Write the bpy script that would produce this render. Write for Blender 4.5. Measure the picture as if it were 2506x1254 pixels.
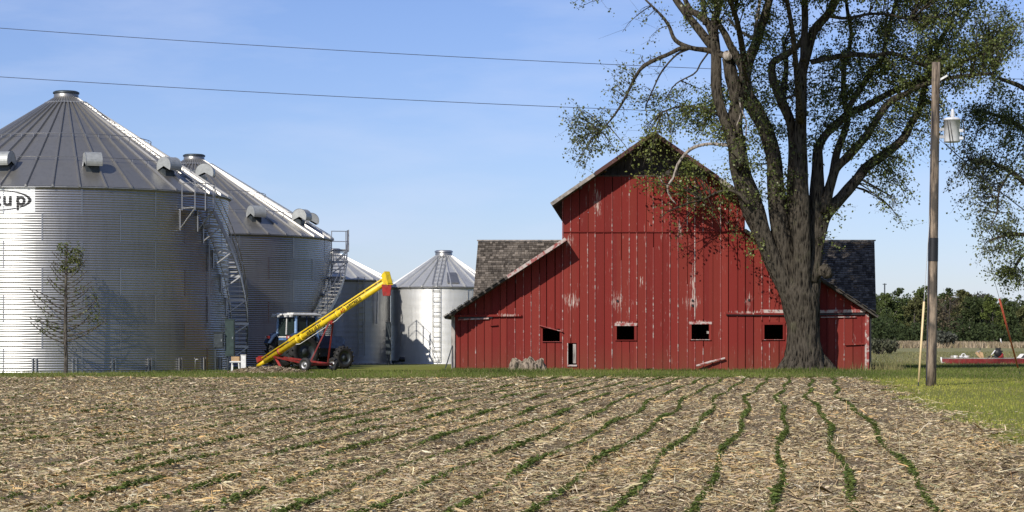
import bpy, math, random
import numpy as np
from mathutils import Vector, Matrix

for o in list(bpy.data.objects):
    bpy.data.objects.remove(o, do_unlink=True)
SC = bpy.context.scene
COL = SC.collection
RNG = np.random.default_rng(11)
random.seed(11)

# ------------------------------------------------------------------ camera, sky, sun, exposure
FPX, CX, HY, ZE = 5100.0, 1253.0, 828.0, 1.5      # focal length in photo pixels, centre column, horizon row, eye height
cam_d = bpy.data.cameras.new('camera')
cam = bpy.data.objects.new('camera', cam_d)
COL.objects.link(cam)
cam.location = (0, 0, ZE)
cam.rotation_euler = (math.radians(90), 0, 0)
cam_d.sensor_fit = 'HORIZONTAL'
cam_d.sensor_width = 36.0
cam_d.lens = 36.0 * FPX / 2506.0
cam_d.shift_y = (HY - 627.0) / 2506.0
cam_d.clip_start, cam_d.clip_end = 0.5, 9000.0
SC.camera = cam

SUN_AZ, SUN_EL = math.radians(30), math.radians(34)   # sun behind the camera, to the left
SUN_V = Vector((-math.sin(SUN_AZ) * math.cos(SUN_EL), -math.cos(SUN_AZ) * math.cos(SUN_EL), math.sin(SUN_EL)))
world = bpy.data.worlds.new('World')
SC.world = world
world.use_nodes = True
wn = world.node_tree
wn.nodes.clear()
wo = wn.nodes.new('ShaderNodeOutputWorld')
bg = wn.nodes.new('ShaderNodeBackground')
sky = wn.nodes.new('ShaderNodeTexSky')
sky.sky_type = 'NISHITA'
sky.sun_disc = False
sky.sun_elevation = SUN_EL
sky.sun_rotation = math.atan2(SUN_V.x, SUN_V.y)
sky.altitude = 200
sky.air_density = 1.0
sky.dust_density = 0.35
sky.ozone_density = 2.6
bg.inputs['Strength'].default_value = 0.119
# thin high cirrus: noise over the direction of view, stretched into streaks
tc = wn.nodes.new('ShaderNodeTexCoord')
mp = wn.nodes.new('ShaderNodeMapping')
mp.inputs['Rotation'].default_value = (0, math.radians(-24), 0)
mp.inputs['Scale'].default_value = (5.0, 5.0, 22.0)
nz = wn.nodes.new('ShaderNodeTexNoise')
nz.inputs['Scale'].default_value = 1.6
nz.inputs['Detail'].default_value = 7
nz.inputs['Roughness'].default_value = 0.55
rp = wn.nodes.new('ShaderNodeValToRGB')
rp.color_ramp.elements[0].position = 0.44
rp.color_ramp.elements[0].color = (0, 0, 0, 1)
rp.color_ramp.elements[1].position = 0.70
rp.color_ramp.elements[1].color = (0.28, 0.28, 0.28, 1)
mx = wn.nodes.new('ShaderNodeMix')
mx.data_type = 'RGBA'
mx.inputs['B'].default_value = (5.8, 6.5, 8.4, 1)
wn.links.new(tc.outputs['Generated'], mp.inputs['Vector'])
wn.links.new(mp.outputs['Vector'], nz.inputs['Vector'])
wn.links.new(nz.outputs['Fac'], rp.inputs['Fac'])
wn.links.new(rp.outputs['Color'], mx.inputs['Factor'])
tint = wn.nodes.new('ShaderNodeMix')
tint.data_type = 'RGBA'
tint.blend_type = 'MULTIPLY'
tint.inputs['Factor'].default_value = 1.0
tint.inputs['B'].default_value = (0.715, 0.745, 1.01, 1)
wn.links.new(sky.outputs['Color'], tint.inputs['A'])
wn.links.new(tint.outputs['Result'], mx.inputs['A'])
wn.links.new(mx.outputs['Result'], bg.inputs['Color'])
wn.links.new(bg.outputs['Background'], wo.inputs['Surface'])

sun_d = bpy.data.lights.new('sun', 'SUN')
sun_d.energy = 4.8
sun_d.angle = math.radians(0.5)
sun_d.color = (1.0, 0.94, 0.85)
sun = bpy.data.objects.new('sun', sun_d)
COL.objects.link(sun)
sun.rotation_euler = SUN_V.to_track_quat('Z', 'Y').to_euler()
sun.location = (-20, -20, 40)

SC.view_settings.view_transform = 'Standard'
SC.view_settings.look = 'None'
SC.view_settings.gamma = 1.0
SC.view_settings.use_curve_mapping = False
SC.view_settings.exposure = 0.0
SC.render.engine = 'CYCLES'
SC.cycles.max_bounces = 6
SC.cycles.use_denoising = True

# ------------------------------------------------------------------ helpers
def P(px, py, Y):
    """photo pixel at distance Y -> point in the place"""
    return Vector(((px - CX) / FPX * Y, Y, ZE + (HY - py) / FPX * Y))

GY = [-50, 0, 20, 36, 51, 66, 78, 88, 100, 115, 200, 330, 600, 1500, 6000]
GZ = [-.3, -.22, -.18, -.12, -.08, -.02, 0.0, .08, .09, .03, .0, .05, .30, .5, 1.0]
def gz(y):
    return np.interp(y, GY, GZ)
def ground_y(py):
    """distance at which the ground shows at picture row py"""
    ys = np.linspace(12, 700, 8000)
    rows = HY + (ZE - gz(ys)) / ys * FPX
    return float(np.interp(-py, -rows, ys))

class MB:
    def __init__(s):
        s.v, s.f, s.c = [], [], []
    def add(s, vs, fs, col=None):
        b = len(s.v)
        s.v += [tuple(v) for v in vs]
        s.f += [tuple(b + i for i in f) for f in fs]
        if col is not None:
            s.c += [col] * len(vs)
        return s
    def box(s, c, size, rot=None):
        h = Vector(size) / 2
        vs = []
        for dx in (-1, 1):
            for dy in (-1, 1):
                for dz in (-1, 1):
                    d = Vector((dx * h.x, dy * h.y, dz * h.z))
                    if rot is not None:
                        d = rot @ d
                    vs.append(Vector(c) + d)
        return s.add(vs, [(0, 1, 3, 2), (4, 6, 7, 5), (0, 4, 5, 1), (2, 3, 7, 6), (0, 2, 6, 4), (1, 5, 7, 3)])
    def prism(s, poly, d):
        """closed polygon (points in order) pushed along vector d"""
        n = len(poly)
        d = Vector(d)
        vs = [Vector(p) for p in poly] + [Vector(p) + d for p in poly]
        fs = [tuple(range(n)), tuple(range(2 * n - 1, n - 1, -1))]
        fs += [(i, i + n, (i + 1) % n + n, (i + 1) % n) for i in range(n)]
        return s.add(vs, fs)
    def bar(s, a, b, w, h, up=(0, 0, 1)):
        a, b = Vector(a), Vector(b)
        u = (b - a)
        L = u.length
        u.normalize()
        r = u.cross(Vector(up))
        if r.length < 1e-4:
            r = u.cross(Vector((1, 0, 0)))
        r.normalize()
        t = r.cross(u)
        rot = Matrix((u, r, t)).transposed()
        return s.box((a + b) / 2, (L, w, h), rot)
    def tube(s, pts, rad, n=8, cap=True, col=None, wob=None):
        pts = [Vector(p) for p in pts]
        if not hasattr(rad, '__len__'):
            rad = [rad] * len(pts)
        vs, fs = [], []
        prev = None
        for i, p in enumerate(pts):
            t = (pts[min(i + 1, len(pts) - 1)] - pts[max(i - 1, 0)])
            if t.length < 1e-9:
                t = Vector((0, 0, 1))
            t.normalize()
            if prev is None:
                a = Vector((0, 1, 0)) if abs(t.y) < 0.8 else Vector((1, 0, 0))
                r = t.cross(a).normalized()
            else:
                r = (prev - t * prev.dot(t))
                r = r.normalized() if r.length > 1e-6 else t.orthogonal().normalized()
            prev = r
            q = t.cross(r)
            for k in range(n):
                an = 2 * math.pi * k / n
                rr = rad[i] * (1 if wob is None else wob(i, k))
                vs.append(p + (r * math.cos(an) + q * math.sin(an)) * rr)
        for i in range(len(pts) - 1):
            for k in range(n):
                fs.append((i * n + k, i * n + (k + 1) % n, (i + 1) * n + (k + 1) % n, (i + 1) * n + k))
        if cap:
            fs.append(tuple(range(n - 1, -1, -1)))
            fs.append(tuple((len(pts) - 1) * n + k for k in range(n)))
        return s.add(vs, fs, col)
    def lathe(s, prof, c=(0, 0, 0), axis=(0, 0, 1), n=24, a0=0.0, a1=2 * math.pi):
        ax = Vector(axis).normalized()
        r = ax.orthogonal().normalized()
        q = ax.cross(r)
        full = abs(a1 - a0 - 2 * math.pi) < 1e-6
        m = n if full else n + 1
        vs, fs = [], []
        for (rr, h) in prof:
            for k in range(m):
                an = a0 + (a1 - a0) * k / n
                vs.append(Vector(c) + ax * h + (r * math.cos(an) + q * math.sin(an)) * rr)
        for i in range(len(prof) - 1):
            for k in range(n):
                k2 = (k + 1) % m
                fs.append((i * m + k, i * m + k2, (i + 1) * m + k2, (i + 1) * m + k))
        return s.add(vs, fs)
    def mesh(s, name, mat, smooth=False):
        me = bpy.data.meshes.new(name)
        me.from_pydata(s.v, [], s.f)
        if s.c and len(s.c) == len(s.v):
            at = me.color_attributes.new('Col', 'FLOAT_COLOR', 'POINT')
            arr = np.ones((len(s.v), 4), dtype=np.float32)
            arr[:, :3] = np.array(s.c, dtype=np.float32)
            at.data.foreach_set('color', arr.ravel())
        me.materials.append(mat)
        if smooth:
            me.polygons.foreach_set('use_smooth', [True] * len(me.polygons))
        me.update()
        return me
    def build(s, name, mat, parent=None, smooth=False, local=False):
        return place(name, s.mesh(name, mat, smooth), parent, local)

WPAR = {}
def place(name, me, parent=None, local=False):
    o = bpy.data.objects.new(name, me)
    COL.objects.link(o)
    if parent is not None:
        o.parent = parent
        if not local and parent.name in WPAR:
            o.matrix_parent_inverse = WPAR[parent.name]
    return o

def tag(o, label=None, cat=None, group=None, kind=None):
    for k, v in (('label', label), ('category', cat), ('group', group), ('kind', kind)):
        if v:
            o[k] = v
    return o

def thing(name, label, cat, loc=(0, 0, 0), rz=0.0, group=None):
    o = bpy.data.objects.new(name, None)
    o.empty_display_size = 0.3
    COL.objects.link(o)
    o.location = loc
    o.rotation_euler = (0, 0, rz)
    M = Matrix.Translation(Vector(loc)) @ Matrix.Rotation(rz, 4, 'Z')
    WPAR[o.name] = M.inverted()
    return tag(o, label, cat, group)

def holder(name, parent, local=True):
    o = bpy.data.objects.new(name, None)
    o.empty_display_size = 0.2
    COL.objects.link(o)
    o.parent = parent
    if not local and parent.name in WPAR:
        o.matrix_parent_inverse = WPAR[parent.name]
    return o

def np_mesh(name, V, F, mat, cols=None, smooth=False):
    """V (n,3), F (m,k) arrays -> mesh"""
    me = bpy.data.meshes.new(name)
    n, (m, k) = len(V), F.shape
    me.vertices.add(n)
    me.vertices.foreach_set('co', np.ascontiguousarray(V, dtype=np.float32).ravel())
    me.loops.add(m * k)
    me.loops.foreach_set('vertex_index', np.ascontiguousarray(F, dtype=np.int32).ravel())
    me.polygons.add(m)
    me.polygons.foreach_set('loop_start', np.arange(0, m * k, k, dtype=np.int32))
    if smooth:
        me.polygons.foreach_set('use_smooth', np.ones(m, dtype=bool))
    me.materials.append(mat)
    me.update(calc_edges=True)
    if cols is not None:
        at = me.color_attributes.new('Col', 'FLOAT_COLOR', 'POINT')
        c = np.ones((n, 4), dtype=np.float32)
        c[:, :3] = cols
        at.data.foreach_set('color', c.ravel())
    return me

def pieces(Q, cols):
    """Q (n,k,3) separate faces, cols (n,3) -> V, F, vertex colours"""
    n, k, _ = Q.shape
    return Q.reshape(-1, 3), np.arange(n * k).reshape(n, k), np.repeat(cols, k, axis=0)

# ------------------------------------------------------------------ materials
def new_mat(name):
    m = bpy.data.materials.new(name)
    m.use_nodes = True
    nt = m.node_tree
    return m, nt, nt.nodes['Principled BSDF']

def nd(nt, typ, ins=None, **props):
    n = nt.nodes.new('ShaderNode' + typ)
    for k, v in props.items():
        setattr(n, k, v)
    for k, v in (ins or {}).items():
        if isinstance(v, bpy.types.NodeSocket):
            nt.links.new(v, n.inputs[k])
        else:
            n.inputs[k].default_value = v
    return n

def mixc(nt, fac, a, b, mode='MIX'):
    n = nt.nodes.new('ShaderNodeMix')
    n.data_type = 'RGBA'
    n.blend_type = mode
    for k, v in (('Factor', fac), ('A', a), ('B', b)):
        if isinstance(v, bpy.types.NodeSocket):
            nt.links.new(v, n.inputs[k])
        else:
            n.inputs[k].default_value = v if not isinstance(v, tuple) or len(v) == 4 else (*v, 1)
    return n.outputs['Result']

def mth(nt, op, a, b=0.0, clamp=False):
    n = nt.nodes.new('ShaderNodeMath')
    n.operation = op
    n.use_clamp = clamp
    for i, v in enumerate((a, b)):
        if isinstance(v, bpy.types.NodeSocket):
            nt.links.new(v, n.inputs[i])
        else:
            n.inputs[i].default_value = v
    return n.outputs[0]

def ramp(nt, fac, stops):
    n = nt.nodes.new('ShaderNodeValToRGB')
    e = n.color_ramp.elements
    while len(e) < len(stops):
        e.new(0.5)
    for el, (p, c) in zip(e, stops):
        el.position = p
        el.color = (c, c, c, 1) if not isinstance(c, tuple) else (*c, 1)
    nt.links.new(fac, n.inputs['Fac'])
    return n.outputs['Color']

def noise(nt, scale, detail=4, vec=None, stretch=None, rough=0.55, coord='pos'):
    if vec is None:
        if coord == 'pos':
            vec = nd(nt, 'NewGeometry').outputs['Position']
        else:
            vec = nd(nt, 'TexCoord').outputs['Object']
    if stretch:
        vec = nd(nt, 'Mapping', {'Vector': vec, 'Scale': stretch}).outputs['Vector']
    return nd(nt, 'TexNoise', {'Vector': vec, 'Scale': scale, 'Detail': detail, 'Roughness': rough}).outputs['Fac']

def bump(nt, b, h, strength=0.4, dist=0.02):
    n = nd(nt, 'Bump', {'Height': h, 'Strength': strength, 'Distance': dist})
    nt.links.new(n.outputs['Normal'], b.inputs['Normal'])

def simple(name, col, rough=0.6, metal=0.0, var=0.25, scale=6.0, spec=0.4, bumps=0.0, stretch=None, dirt=0.0):
    m, nt, b = new_mat(name)
    f = noise(nt, scale, 5, stretch=stretch)
    c = mixc(nt, ramp(nt, f, [(0.3, 0.0), (0.7, 1.0)]), tuple(x * (1 - var) for x in col), tuple(min(1, x * (1 + var)) for x in col))
    if dirt:
        g = noise(nt, 4.5, 7, rough=0.7)
        c = mixc(nt, ramp(nt, g, [(0.46, 0.0), (0.70, dirt)]), c, (0.13, 0.10, 0.07))
    nt.links.new(c, b.inputs['Base Color'])
    b.inputs['Roughness'].default_value = rough
    b.inputs['Metallic'].default_value = metal
    b.inputs['Specular IOR Level'].default_value = spec
    if bumps:
        bump(nt, b, f, bumps)
    return m

def vcol(name, rough=0.8, spec=0.2, trans=0.0, var=0.0):
    """material whose colour is carried by the pieces themselves"""
    m, nt, b = new_mat(name)
    c = nd(nt, 'VertexColor', layer_name='Col').outputs['Color']
    nt.links.new(c, b.inputs['Base Color'])
    b.inputs['Roughness'].default_value = rough
    b.inputs['Specular IOR Level'].default_value = spec
    if trans:
        t = nd(nt, 'BsdfTranslucent')
        nt.links.new(c, t.inputs['Color'])
        mixs = nd(nt, 'MixShader', {'Fac': trans})
        nt.links.new(b.outputs[0], mixs.inputs[1])
        nt.links.new(t.outputs[0], mixs.inputs[2])
        nt.links.new(mixs.outputs[0], nt.nodes['Material Output'].inputs['Surface'])
    return m

M = {}
def galv(name, col, rough, rvar=0.12, metal=0.85, tones=0.30):
    m, nt, b = new_mat(name)
    oi = nd(nt, 'ObjectInfo').outputs['Random']
    f = noise(nt, 0.9, 6, coord='pos')
    f2 = noise(nt, 18, 3, coord='pos')
    run = noise(nt, 5.0, 6, stretch=(1, 1, 0.10), rough=0.65)          # water stains that run down the sheets
    tone = mth(nt, 'ADD', mth(nt, 'MULTIPLY', oi, tones), mth(nt, 'MULTIPLY', f, 0.25))
    tone = mth(nt, 'ADD', tone, mth(nt, 'MULTIPLY', ramp(nt, run, [(0.48, 0.0), (0.72, 1.0)]), 0.22), True)
    c = mixc(nt, tone, tuple(x * 1.18 for x in col), tuple(x * 0.52 for x in col))
    nt.links.new(c, b.inputs['Base Color'])
    b.inputs['Metallic'].default_value = metal
    r = mth(nt, 'ADD', mth(nt, 'MULTIPLY', f2, rvar), mth(nt, 'ADD', mth(nt, 'MULTIPLY', oi, 0.06), rough - rvar / 2))
    nt.links.new(r, b.inputs['Roughness'])
    return m
M['wall'] = galv('galvanized_wall', (0.335, 0.335, 0.33), 0.31, metal=0.9)
M['wallold'] = galv('dull_galvanized_wall', (0.66, 0.66, 0.64), 0.46, metal=0.6, tones=0.12)
M['roofm'] = galv('galvanized_roof', (0.30, 0.29, 0.265), 0.33, metal=0.72, tones=0.10)
M['roofold'] = galv('dull_galvanized_roof', (0.52, 0.52, 0.50), 0.42, metal=0.6, tones=0.10)
M['steel'] = galv('galvanized_steel', (0.36, 0.36, 0.355), 0.42)
M['ventm'] = simple('vent_metal', (0.38, 0.39, 0.37), 0.5, 0.4, 0.15)
M['darkm'] = simple('dark_metal', (0.05, 0.06, 0.065), 0.5, 0.5, 0.3)
M['black'] = simple('black_paint', (0.015, 0.015, 0.016), 0.5)
M['rubber'] = simple('tyre_rubber', (0.022, 0.021, 0.020), 0.75, var=0.5, scale=9)
M['white'] = simple('white_paint', (0.72, 0.72, 0.70), 0.5, var=0.1, dirt=0.35)
M['yellow'] = simple('yellow_paint', (0.78, 0.55, 0.02), 0.42, var=0.12, scale=3, dirt=0.5)
M['redpaint'] = simple('red_implement_paint', (0.34, 0.022, 0.02), 0.5, var=0.3, dirt=0.6)
M['redframe'] = simple('dark_red_frame', (0.19, 0.014, 0.014), 0.5, var=0.3, dirt=0.5)
M['lightblue'] = simple('pale_blue_paint', (0.30, 0.46, 0.70), 0.45, var=0.15, dirt=0.3)
M['blue'] = simple('blue_paint', (0.09, 0.20, 0.42), 0.45, var=0.2, dirt=0.5)
M['darkblue'] = simple('shaded_blue_paint', (0.025, 0.045, 0.09), 0.5, var=0.4)  # blue darkened to put the tractor's shade into the paint
M['greenbox'] = simple('dark_green_enclosure', (0.03, 0.05, 0.045), 0.5, 0.2)
M['tan'] = simple('raw_wood', (0.45, 0.30, 0.16), 0.8)
M['decal'] = simple('decal_white', (0.86, 0.87, 0.86), 0.5, var=0.03)
M['ink'] = simple('decal_ink', (0.012, 0.012, 0.015), 0.5)
M['inkred'] = simple('decal_red', (0.35, 0.02, 0.02), 0.5)
M['glass'] = simple('tinted_glass', (0.02, 0.03, 0.028), 0.08, spec=0.6, var=0.2)
M['lamp'] = simple('lamp_glass', (0.5, 0.5, 0.48), 0.2)
M['greyw'] = simple('weathered_wood', (0.30, 0.27, 0.24), 0.85, var=0.5, scale=7, bumps=0.5, stretch=(2, 2, 0.3))
M['cable'] = simple('cable', (0.05, 0.06, 0.09), 0.6)
M['porc'] = simple('porcelain', (0.62, 0.63, 0.64), 0.35, var=0.1, dirt=0.3)
M['trunkpale'] = simple('pale_trunk', (0.36, 0.33, 0.28), 0.85)
M['yguard'] = simple('cream_guard', (0.72, 0.55, 0.30), 0.5, var=0.1)
M['rguard'] = simple('faded_red_guard', (0.50, 0.10, 0.06), 0.5, var=0.2)

def barn_paint():
    m, nt, b = new_mat('barn_red_paint')
    pos = nd(nt, 'NewGeometry').outputs['Position']
    oi = nd(nt, 'ObjectInfo').outputs['Random']
    base = ramp(nt, oi, [(0.0, (0.150, 0.020, 0.016)), (0.35, (0.215, 0.026, 0.020)), (0.7, (0.190, 0.031, 0.021)), (1.0, (0.250, 0.040, 0.029))])
    fade = noise(nt, 1.1, 4, pos, (1, 1, 0.35))
    base = mixc(nt, mth(nt, 'MULTIPLY', fade, 0.45), base, (0.17, 0.024, 0.020))
    # grain and scattered flaking along the boards
    grain = noise(nt, 26, 4, pos, (1, 1, 0.05))
    base = mixc(nt, mth(nt, 'MULTIPLY', grain, 0.4), base, (0.15, 0.018, 0.016))
    flake = noise(nt, 9.0, 7, pos, (1.6, 1, 0.16), 0.68)
    zone = noise(nt, 0.55, 3, pos)
    worn = mth(nt, 'MULTIPLY', ramp(nt, flake, [(0.61, 0.0), (0.70, 1.0)]), ramp(nt, zone, [(0.44, 0.08), (0.62, 0.85)]))
    # patches where the paint has gone completely
    sx = nd(nt, 'SeparateXYZ', {'Vector': pos})
    tot = None
    for (px, py, rx, rz) in ((1511, 737, .42, .5), (1695, 740, .55, .42), (1695, 700, .14, 1.5), (1832, 738, .22, .5), (1400, 735, .45, .5), (1392, 590, .3, .35), (1462, 500, .25, .8), (1665, 560, .16, .5),
                            (1240, 772, .6, .12), (1570, 690, .12, .4), (1830, 765, 1.0, .1), (1520, 790, .6, .1), (1715, 788, .5, .1), (2090, 830, .1, .5)):
        c = P(px, py, 90)
        dx = mth(nt, 'DIVIDE', mth(nt, 'SUBTRACT', sx.outputs['X'], c.x), rx)
        dz = mth(nt, 'DIVIDE', mth(nt, 'SUBTRACT', sx.outputs['Z'], c.z), rz)
        d = mth(nt, 'SQRT', mth(nt, 'ADD', mth(nt, 'MULTIPLY', dx, dx), mth(nt, 'MULTIPLY', dz, dz)))
        k = mth(nt, 'SUBTRACT', 1.25, d, True)
        tot = k if tot is None else mth(nt, 'MAXIMUM', tot, k)
    fl2 = noise(nt, 8.0, 8, pos, (2.2, 1, 0.22), 0.72)
    spot = ramp(nt, mth(nt, 'ADD', mth(nt, 'MULTIPLY', tot, 0.20), fl2), [(0.66, 0.0), (0.76, 1.0)])
    worn = mth(nt, 'MAXIMUM', worn, spot, True)
    bare = mixc(nt, noise(nt, 8, 3, pos), (0.62, 0.50, 0.44), (0.36, 0.27, 0.23))
    col = mixc(nt, worn, base, bare)
    # damp, greyish lower ends of the boards
    low = mth(nt, 'MULTIPLY', mth(nt, 'SUBTRACT', 1.0, mth(nt, 'DIVIDE', sx.outputs['Z'], 1.3), True), noise(nt, 2.0, 5, pos, (1.5, 1, 0.5)))
    col = mixc(nt, mth(nt, 'MULTIPLY', low, 0.55), col, (0.15, 0.085, 0.045))
    nt.links.new(col, b.inputs['Base Color'])
    b.inputs['Roughness'].default_value = 0.72
    b.inputs['Specular IOR Level'].default_value = 0.12
    bump(nt, b, mth(nt, 'ADD', grain, worn), 0.35, 0.01)
    return m
M['barn'] = barn_paint()

def worn_trim(name, paint, amount):
    m, nt, b = new_mat(name)
    f = noise(nt, 5.0, 7, rough=0.65)
    c = mixc(nt, ramp(nt, f, [(amount - .06, 0.0), (amount + .06, 1.0)]), paint, mixc(nt, noise(nt, 14, 3), (0.55, 0.46, 0.42), (0.33, 0.28, 0.25)))
    nt.links.new(c, b.inputs['Base Color'])
    b.inputs['Roughness'].default_value = 0.75
    return m
M['trimred'] = worn_trim('worn_red_trim', (0.26, 0.048, 0.04), 0.585)
M['trimpale'] = worn_trim('worn_pale_trim', (0.27, 0.055, 0.048), 0.47)

def shingle_mat():
    m, nt, b = new_mat('weathered_shingles')
    c = nd(nt, 'VertexColor', layer_name='Col').outputs['Color']
    f = noise(nt, 7, 5, stretch=(1, 1, 0.4))
    col = mixc(nt, mth(nt, 'MULTIPLY', f, 0.7), c, (0.050, 0.040, 0.031))
    nt.links.new(col, b.inputs['Base Color'])
    b.inputs['Roughness'].default_value = 0.9
    b.inputs['Specular IOR Level'].default_value = 0.15
    return m
M['shingle'] = shingle_mat()
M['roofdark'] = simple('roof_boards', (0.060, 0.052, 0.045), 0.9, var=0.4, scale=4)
M['rakedark'] = worn_trim('dark_rake_board', (0.075, 0.028, 0.022), 0.66)
M['roofgrey'] = simple('weathered_roof_edge', (0.26, 0.23, 0.20), 0.85, var=0.5, scale=5)

def bark(name, c1, c2, sc=7.0):
    m, nt, b = new_mat(name)
    f = noise(nt, sc, 6, stretch=(1, 1, 0.22), rough=0.7)
    v = nd(nt, 'TexVoronoi', {'Vector': nd(nt, 'Mapping', {'Vector': nd(nt, 'NewGeometry').outputs['Position'], 'Scale': (1, 1, 0.2)}).outputs['Vector'], 'Scale': sc * 1.3}).outputs['Distance']
    h = mth(nt, 'ADD', f, mth(nt, 'MULTIPLY', v, 0.6))
    c = mixc(nt, ramp(nt, h, [(0.55, 0.0), (0.85, 1.0)]), c1, c2)
    lich = noise(nt, 1.7, 5)
    c = mixc(nt, ramp(nt, lich, [(0.56, 0.0), (0.75, 0.5)]), c, (0.13, 0.125, 0.075))
    nt.links.new(c, b.inputs['Base Color'])
    b.inputs['Roughness'].default_value = 0.9
    b.inputs['Specular IOR Level'].default_value = 0.1
    bump(nt, b, h, 1.0, 0.10)
    return m
M['bark'] = bark('maple_bark', (0.006, 0.005, 0.004), (0.080, 0.068, 0.052), 9.0)
M['deadwood'] = bark('dead_wood', (0.16, 0.13, 0.11), (0.42, 0.37, 0.32), 9)
M['stumpw'] = bark('stump_wood', (0.05, 0.04, 0.03), (0.34, 0.275, 0.205), 9)
M['youngbark'] = bark('young_bark', (0.025, 0.022, 0.02), (0.12, 0.105, 0.09), 12)

def pole_wood():
    m, nt, b = new_mat('pole_wood')
    pos = nd(nt, 'NewGeometry').outputs['Position']
    f = noise(nt, 7, 7, pos, (1, 1, 0.09), 0.72)
    f2 = noise(nt, 1.6, 4, pos, (1.4, 1.4, 0.7))
    c = mixc(nt, ramp(nt, f, [(0.38, 0.0), (0.60, 1.0)]), (0.030, 0.020, 0.014), (0.33, 0.255, 0.18))
    c = mixc(nt, ramp(nt, f2, [(0.45, 0.0), (0.56, 0.8)]), c, (0.040, 0.036, 0.030))
    nt.links.new(c, b.inputs['Base Color'])
    b.inputs['Roughness'].default_value = 0.85
    bump(nt, b, f, 0.6, 0.02)
    return m
M['pole'] = pole_wood()

def soil_mat():
    m, nt, b = new_mat('stubble_soil')
    pos = nd(nt, 'NewGeometry').outputs['Position']
    f = noise(nt, 16, 7, pos, rough=0.7)
    g = noise(nt, 0.35, 4, pos)
    c = mixc(nt, ramp(nt, f, [(0.38, 0.0), (0.66, 1.0)]), (0.115, 0.086, 0.052), (0.45, 0.35, 0.20))
    c = mixc(nt, mth(nt, 'MULTIPLY', g, 0.35), c, (0.17, 0.125, 0.08))
    nt.links.new(c, b.inputs['Base Color'])
    b.inputs['Roughness'].default_value = 0.95
    b.inputs['Specular IOR Level'].default_value = 0.1
    bump(nt, b, f, 1.0, 0.06)
    return m
M['soil'] = soil_mat()

def ground_mat():
    m, nt, b = new_mat('grassland')
    pos = nd(nt, 'NewGeometry').outputs['Position']
    sx = nd(nt, 'SeparateXYZ', {'Vector': pos})
    y = sx.outputs['Y']
    f = noise(nt, 5, 6, pos, rough=0.7)
    g = noise(nt, 0.22, 4, pos, (1, 0.35, 1))
    lawn = mixc(nt, f, (0.12, 0.14, 0.026), (0.25, 0.255, 0.055))
    lawn = mixc(nt, ramp(nt, g, [(0.45, 0.0), (0.7, 0.6)]), lawn, (0.16, 0.15, 0.055))
    mead = mixc(nt, noise(nt, 0.12, 5, pos, (1, 0.25, 1)), (0.16, 0.165, 0.065), (0.30, 0.27, 0.135))
    dry = mixc(nt, noise(nt, 0.1, 4, pos, (1, 0.1, 1)), (0.24, 0.20, 0.12), (0.37, 0.30, 0.19))
    wob = mth(nt, 'MULTIPLY', noise(nt, 0.05, 3, pos, (1, 0.3, 1)), 1.0)
    yw = mth(nt, 'ADD', y, mth(nt, 'MULTIPLY', wob, 60))
    c = mixc(nt, mth(nt, 'DIVIDE', mth(nt, 'SUBTRACT', y, 104.0), 30.0, True), lawn, mead)
    c = mixc(nt, mth(nt, 'DIVIDE', mth(nt, 'SUBTRACT', yw, 330.0), 30.0, True), c, dry)
    nt.links.new(c, b.inputs['Base Color'])
    b.inputs['Roughness'].default_value = 0.95
    b.inputs['Specular IOR Level'].default_value = 0.1
    bump(nt, b, f, 0.8, 0.05)
    return m
M['ground'] = ground_mat()
M['straw'] = vcol('corn_residue', 0.85, 0.15)
M['blade'] = vcol('grass_blades', 0.7, 0.2, 0.3)
M['leaf'] = vcol('maple_leaves', 0.42, 0.5, 0.38)
M['farleaf'] = vcol('far_leaves', 0.8, 0.1, 0.2)

# ------------------------------------------------------------------ ground sheets
XR_Y = [0, 20, 30, 36, 51, 66, 78, 90]
XR_X = [5.6, 6.6, 7.4, 8.1, 9.6, 11.6, 12.9, 14.0]
def field_right(y):
    return np.interp(y, XR_Y, XR_X) + 0.25 * np.sin(y * 0.9) + 0.18 * np.sin(y * 2.3 + 1)
def field_far(x):
    return 78.3 + 0.5 * np.sin(x * 0.35 + 1) + 0.25 * np.sin(x * 1.1) - 1.6 * np.exp(-((x + 6) / 3.0) ** 2)

def ground_sheet():
    ys = np.concatenate([np.linspace(-60, 10, 8), np.linspace(12, 130, 60), np.linspace(140, 700, 40), [900, 1300, 2200, 4000, 7000]])
    us = np.concatenate([np.linspace(-1, -0.1, 12), np.linspace(-0.08, 0.08, 9), np.linspace(0.1, 1, 12)])
    V = np.array([[u * (400 + abs(y) * 1.2), y, gz(y)] for y in ys for u in us])
    n = len(us)
    F = np.array([[j * n + i, j * n + i + 1, (j + 1) * n + i + 1, (j + 1) * n + i] for j in range(len(ys) - 1) for i in range(n - 1)])
    return tag(place('ground', np_mesh('ground', V, F, M['ground'], smooth=True)), kind='structure')
ground_sheet()

def field_sheet():
    nj, ni = 420, 150
    t = np.linspace(0, 1, nj)
    ys0 = 10 + 68.3 * t ** 1.6
    V = np.zeros((nj, ni, 3))
    for j in range(nj):
        s = np.linspace(0, 1, ni)
        xr = field_right(ys0[j])
        xl = -26.0
        x = xl + (xr - xl) * s
        y = ys0[j] + (field_far(x) - 78.3) * t[j] ** 3
        relief = RNG.normal(0, 0.010 + 0.010 * (1 - t[j]), ni)
        V[j, :, 0], V[j, :, 1] = x, y
        V[j, :, 2] = gz(y) + 0.018 + relief * (1 - s ** 12) * (1 - t[j] ** 20)
    idx = np.arange(nj * ni).reshape(nj, ni)
    F = np.stack([idx[:-1, :-1], idx[:-1, 1:], idx[1:, 1:], idx[1:, :-1]], -1).reshape(-1, 4)
    return tag(place('stubble_field', np_mesh('stubble_field', V.reshape(-1, 3), F, M['soil'], smooth=True)), kind='structure')
field_sheet()

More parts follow.
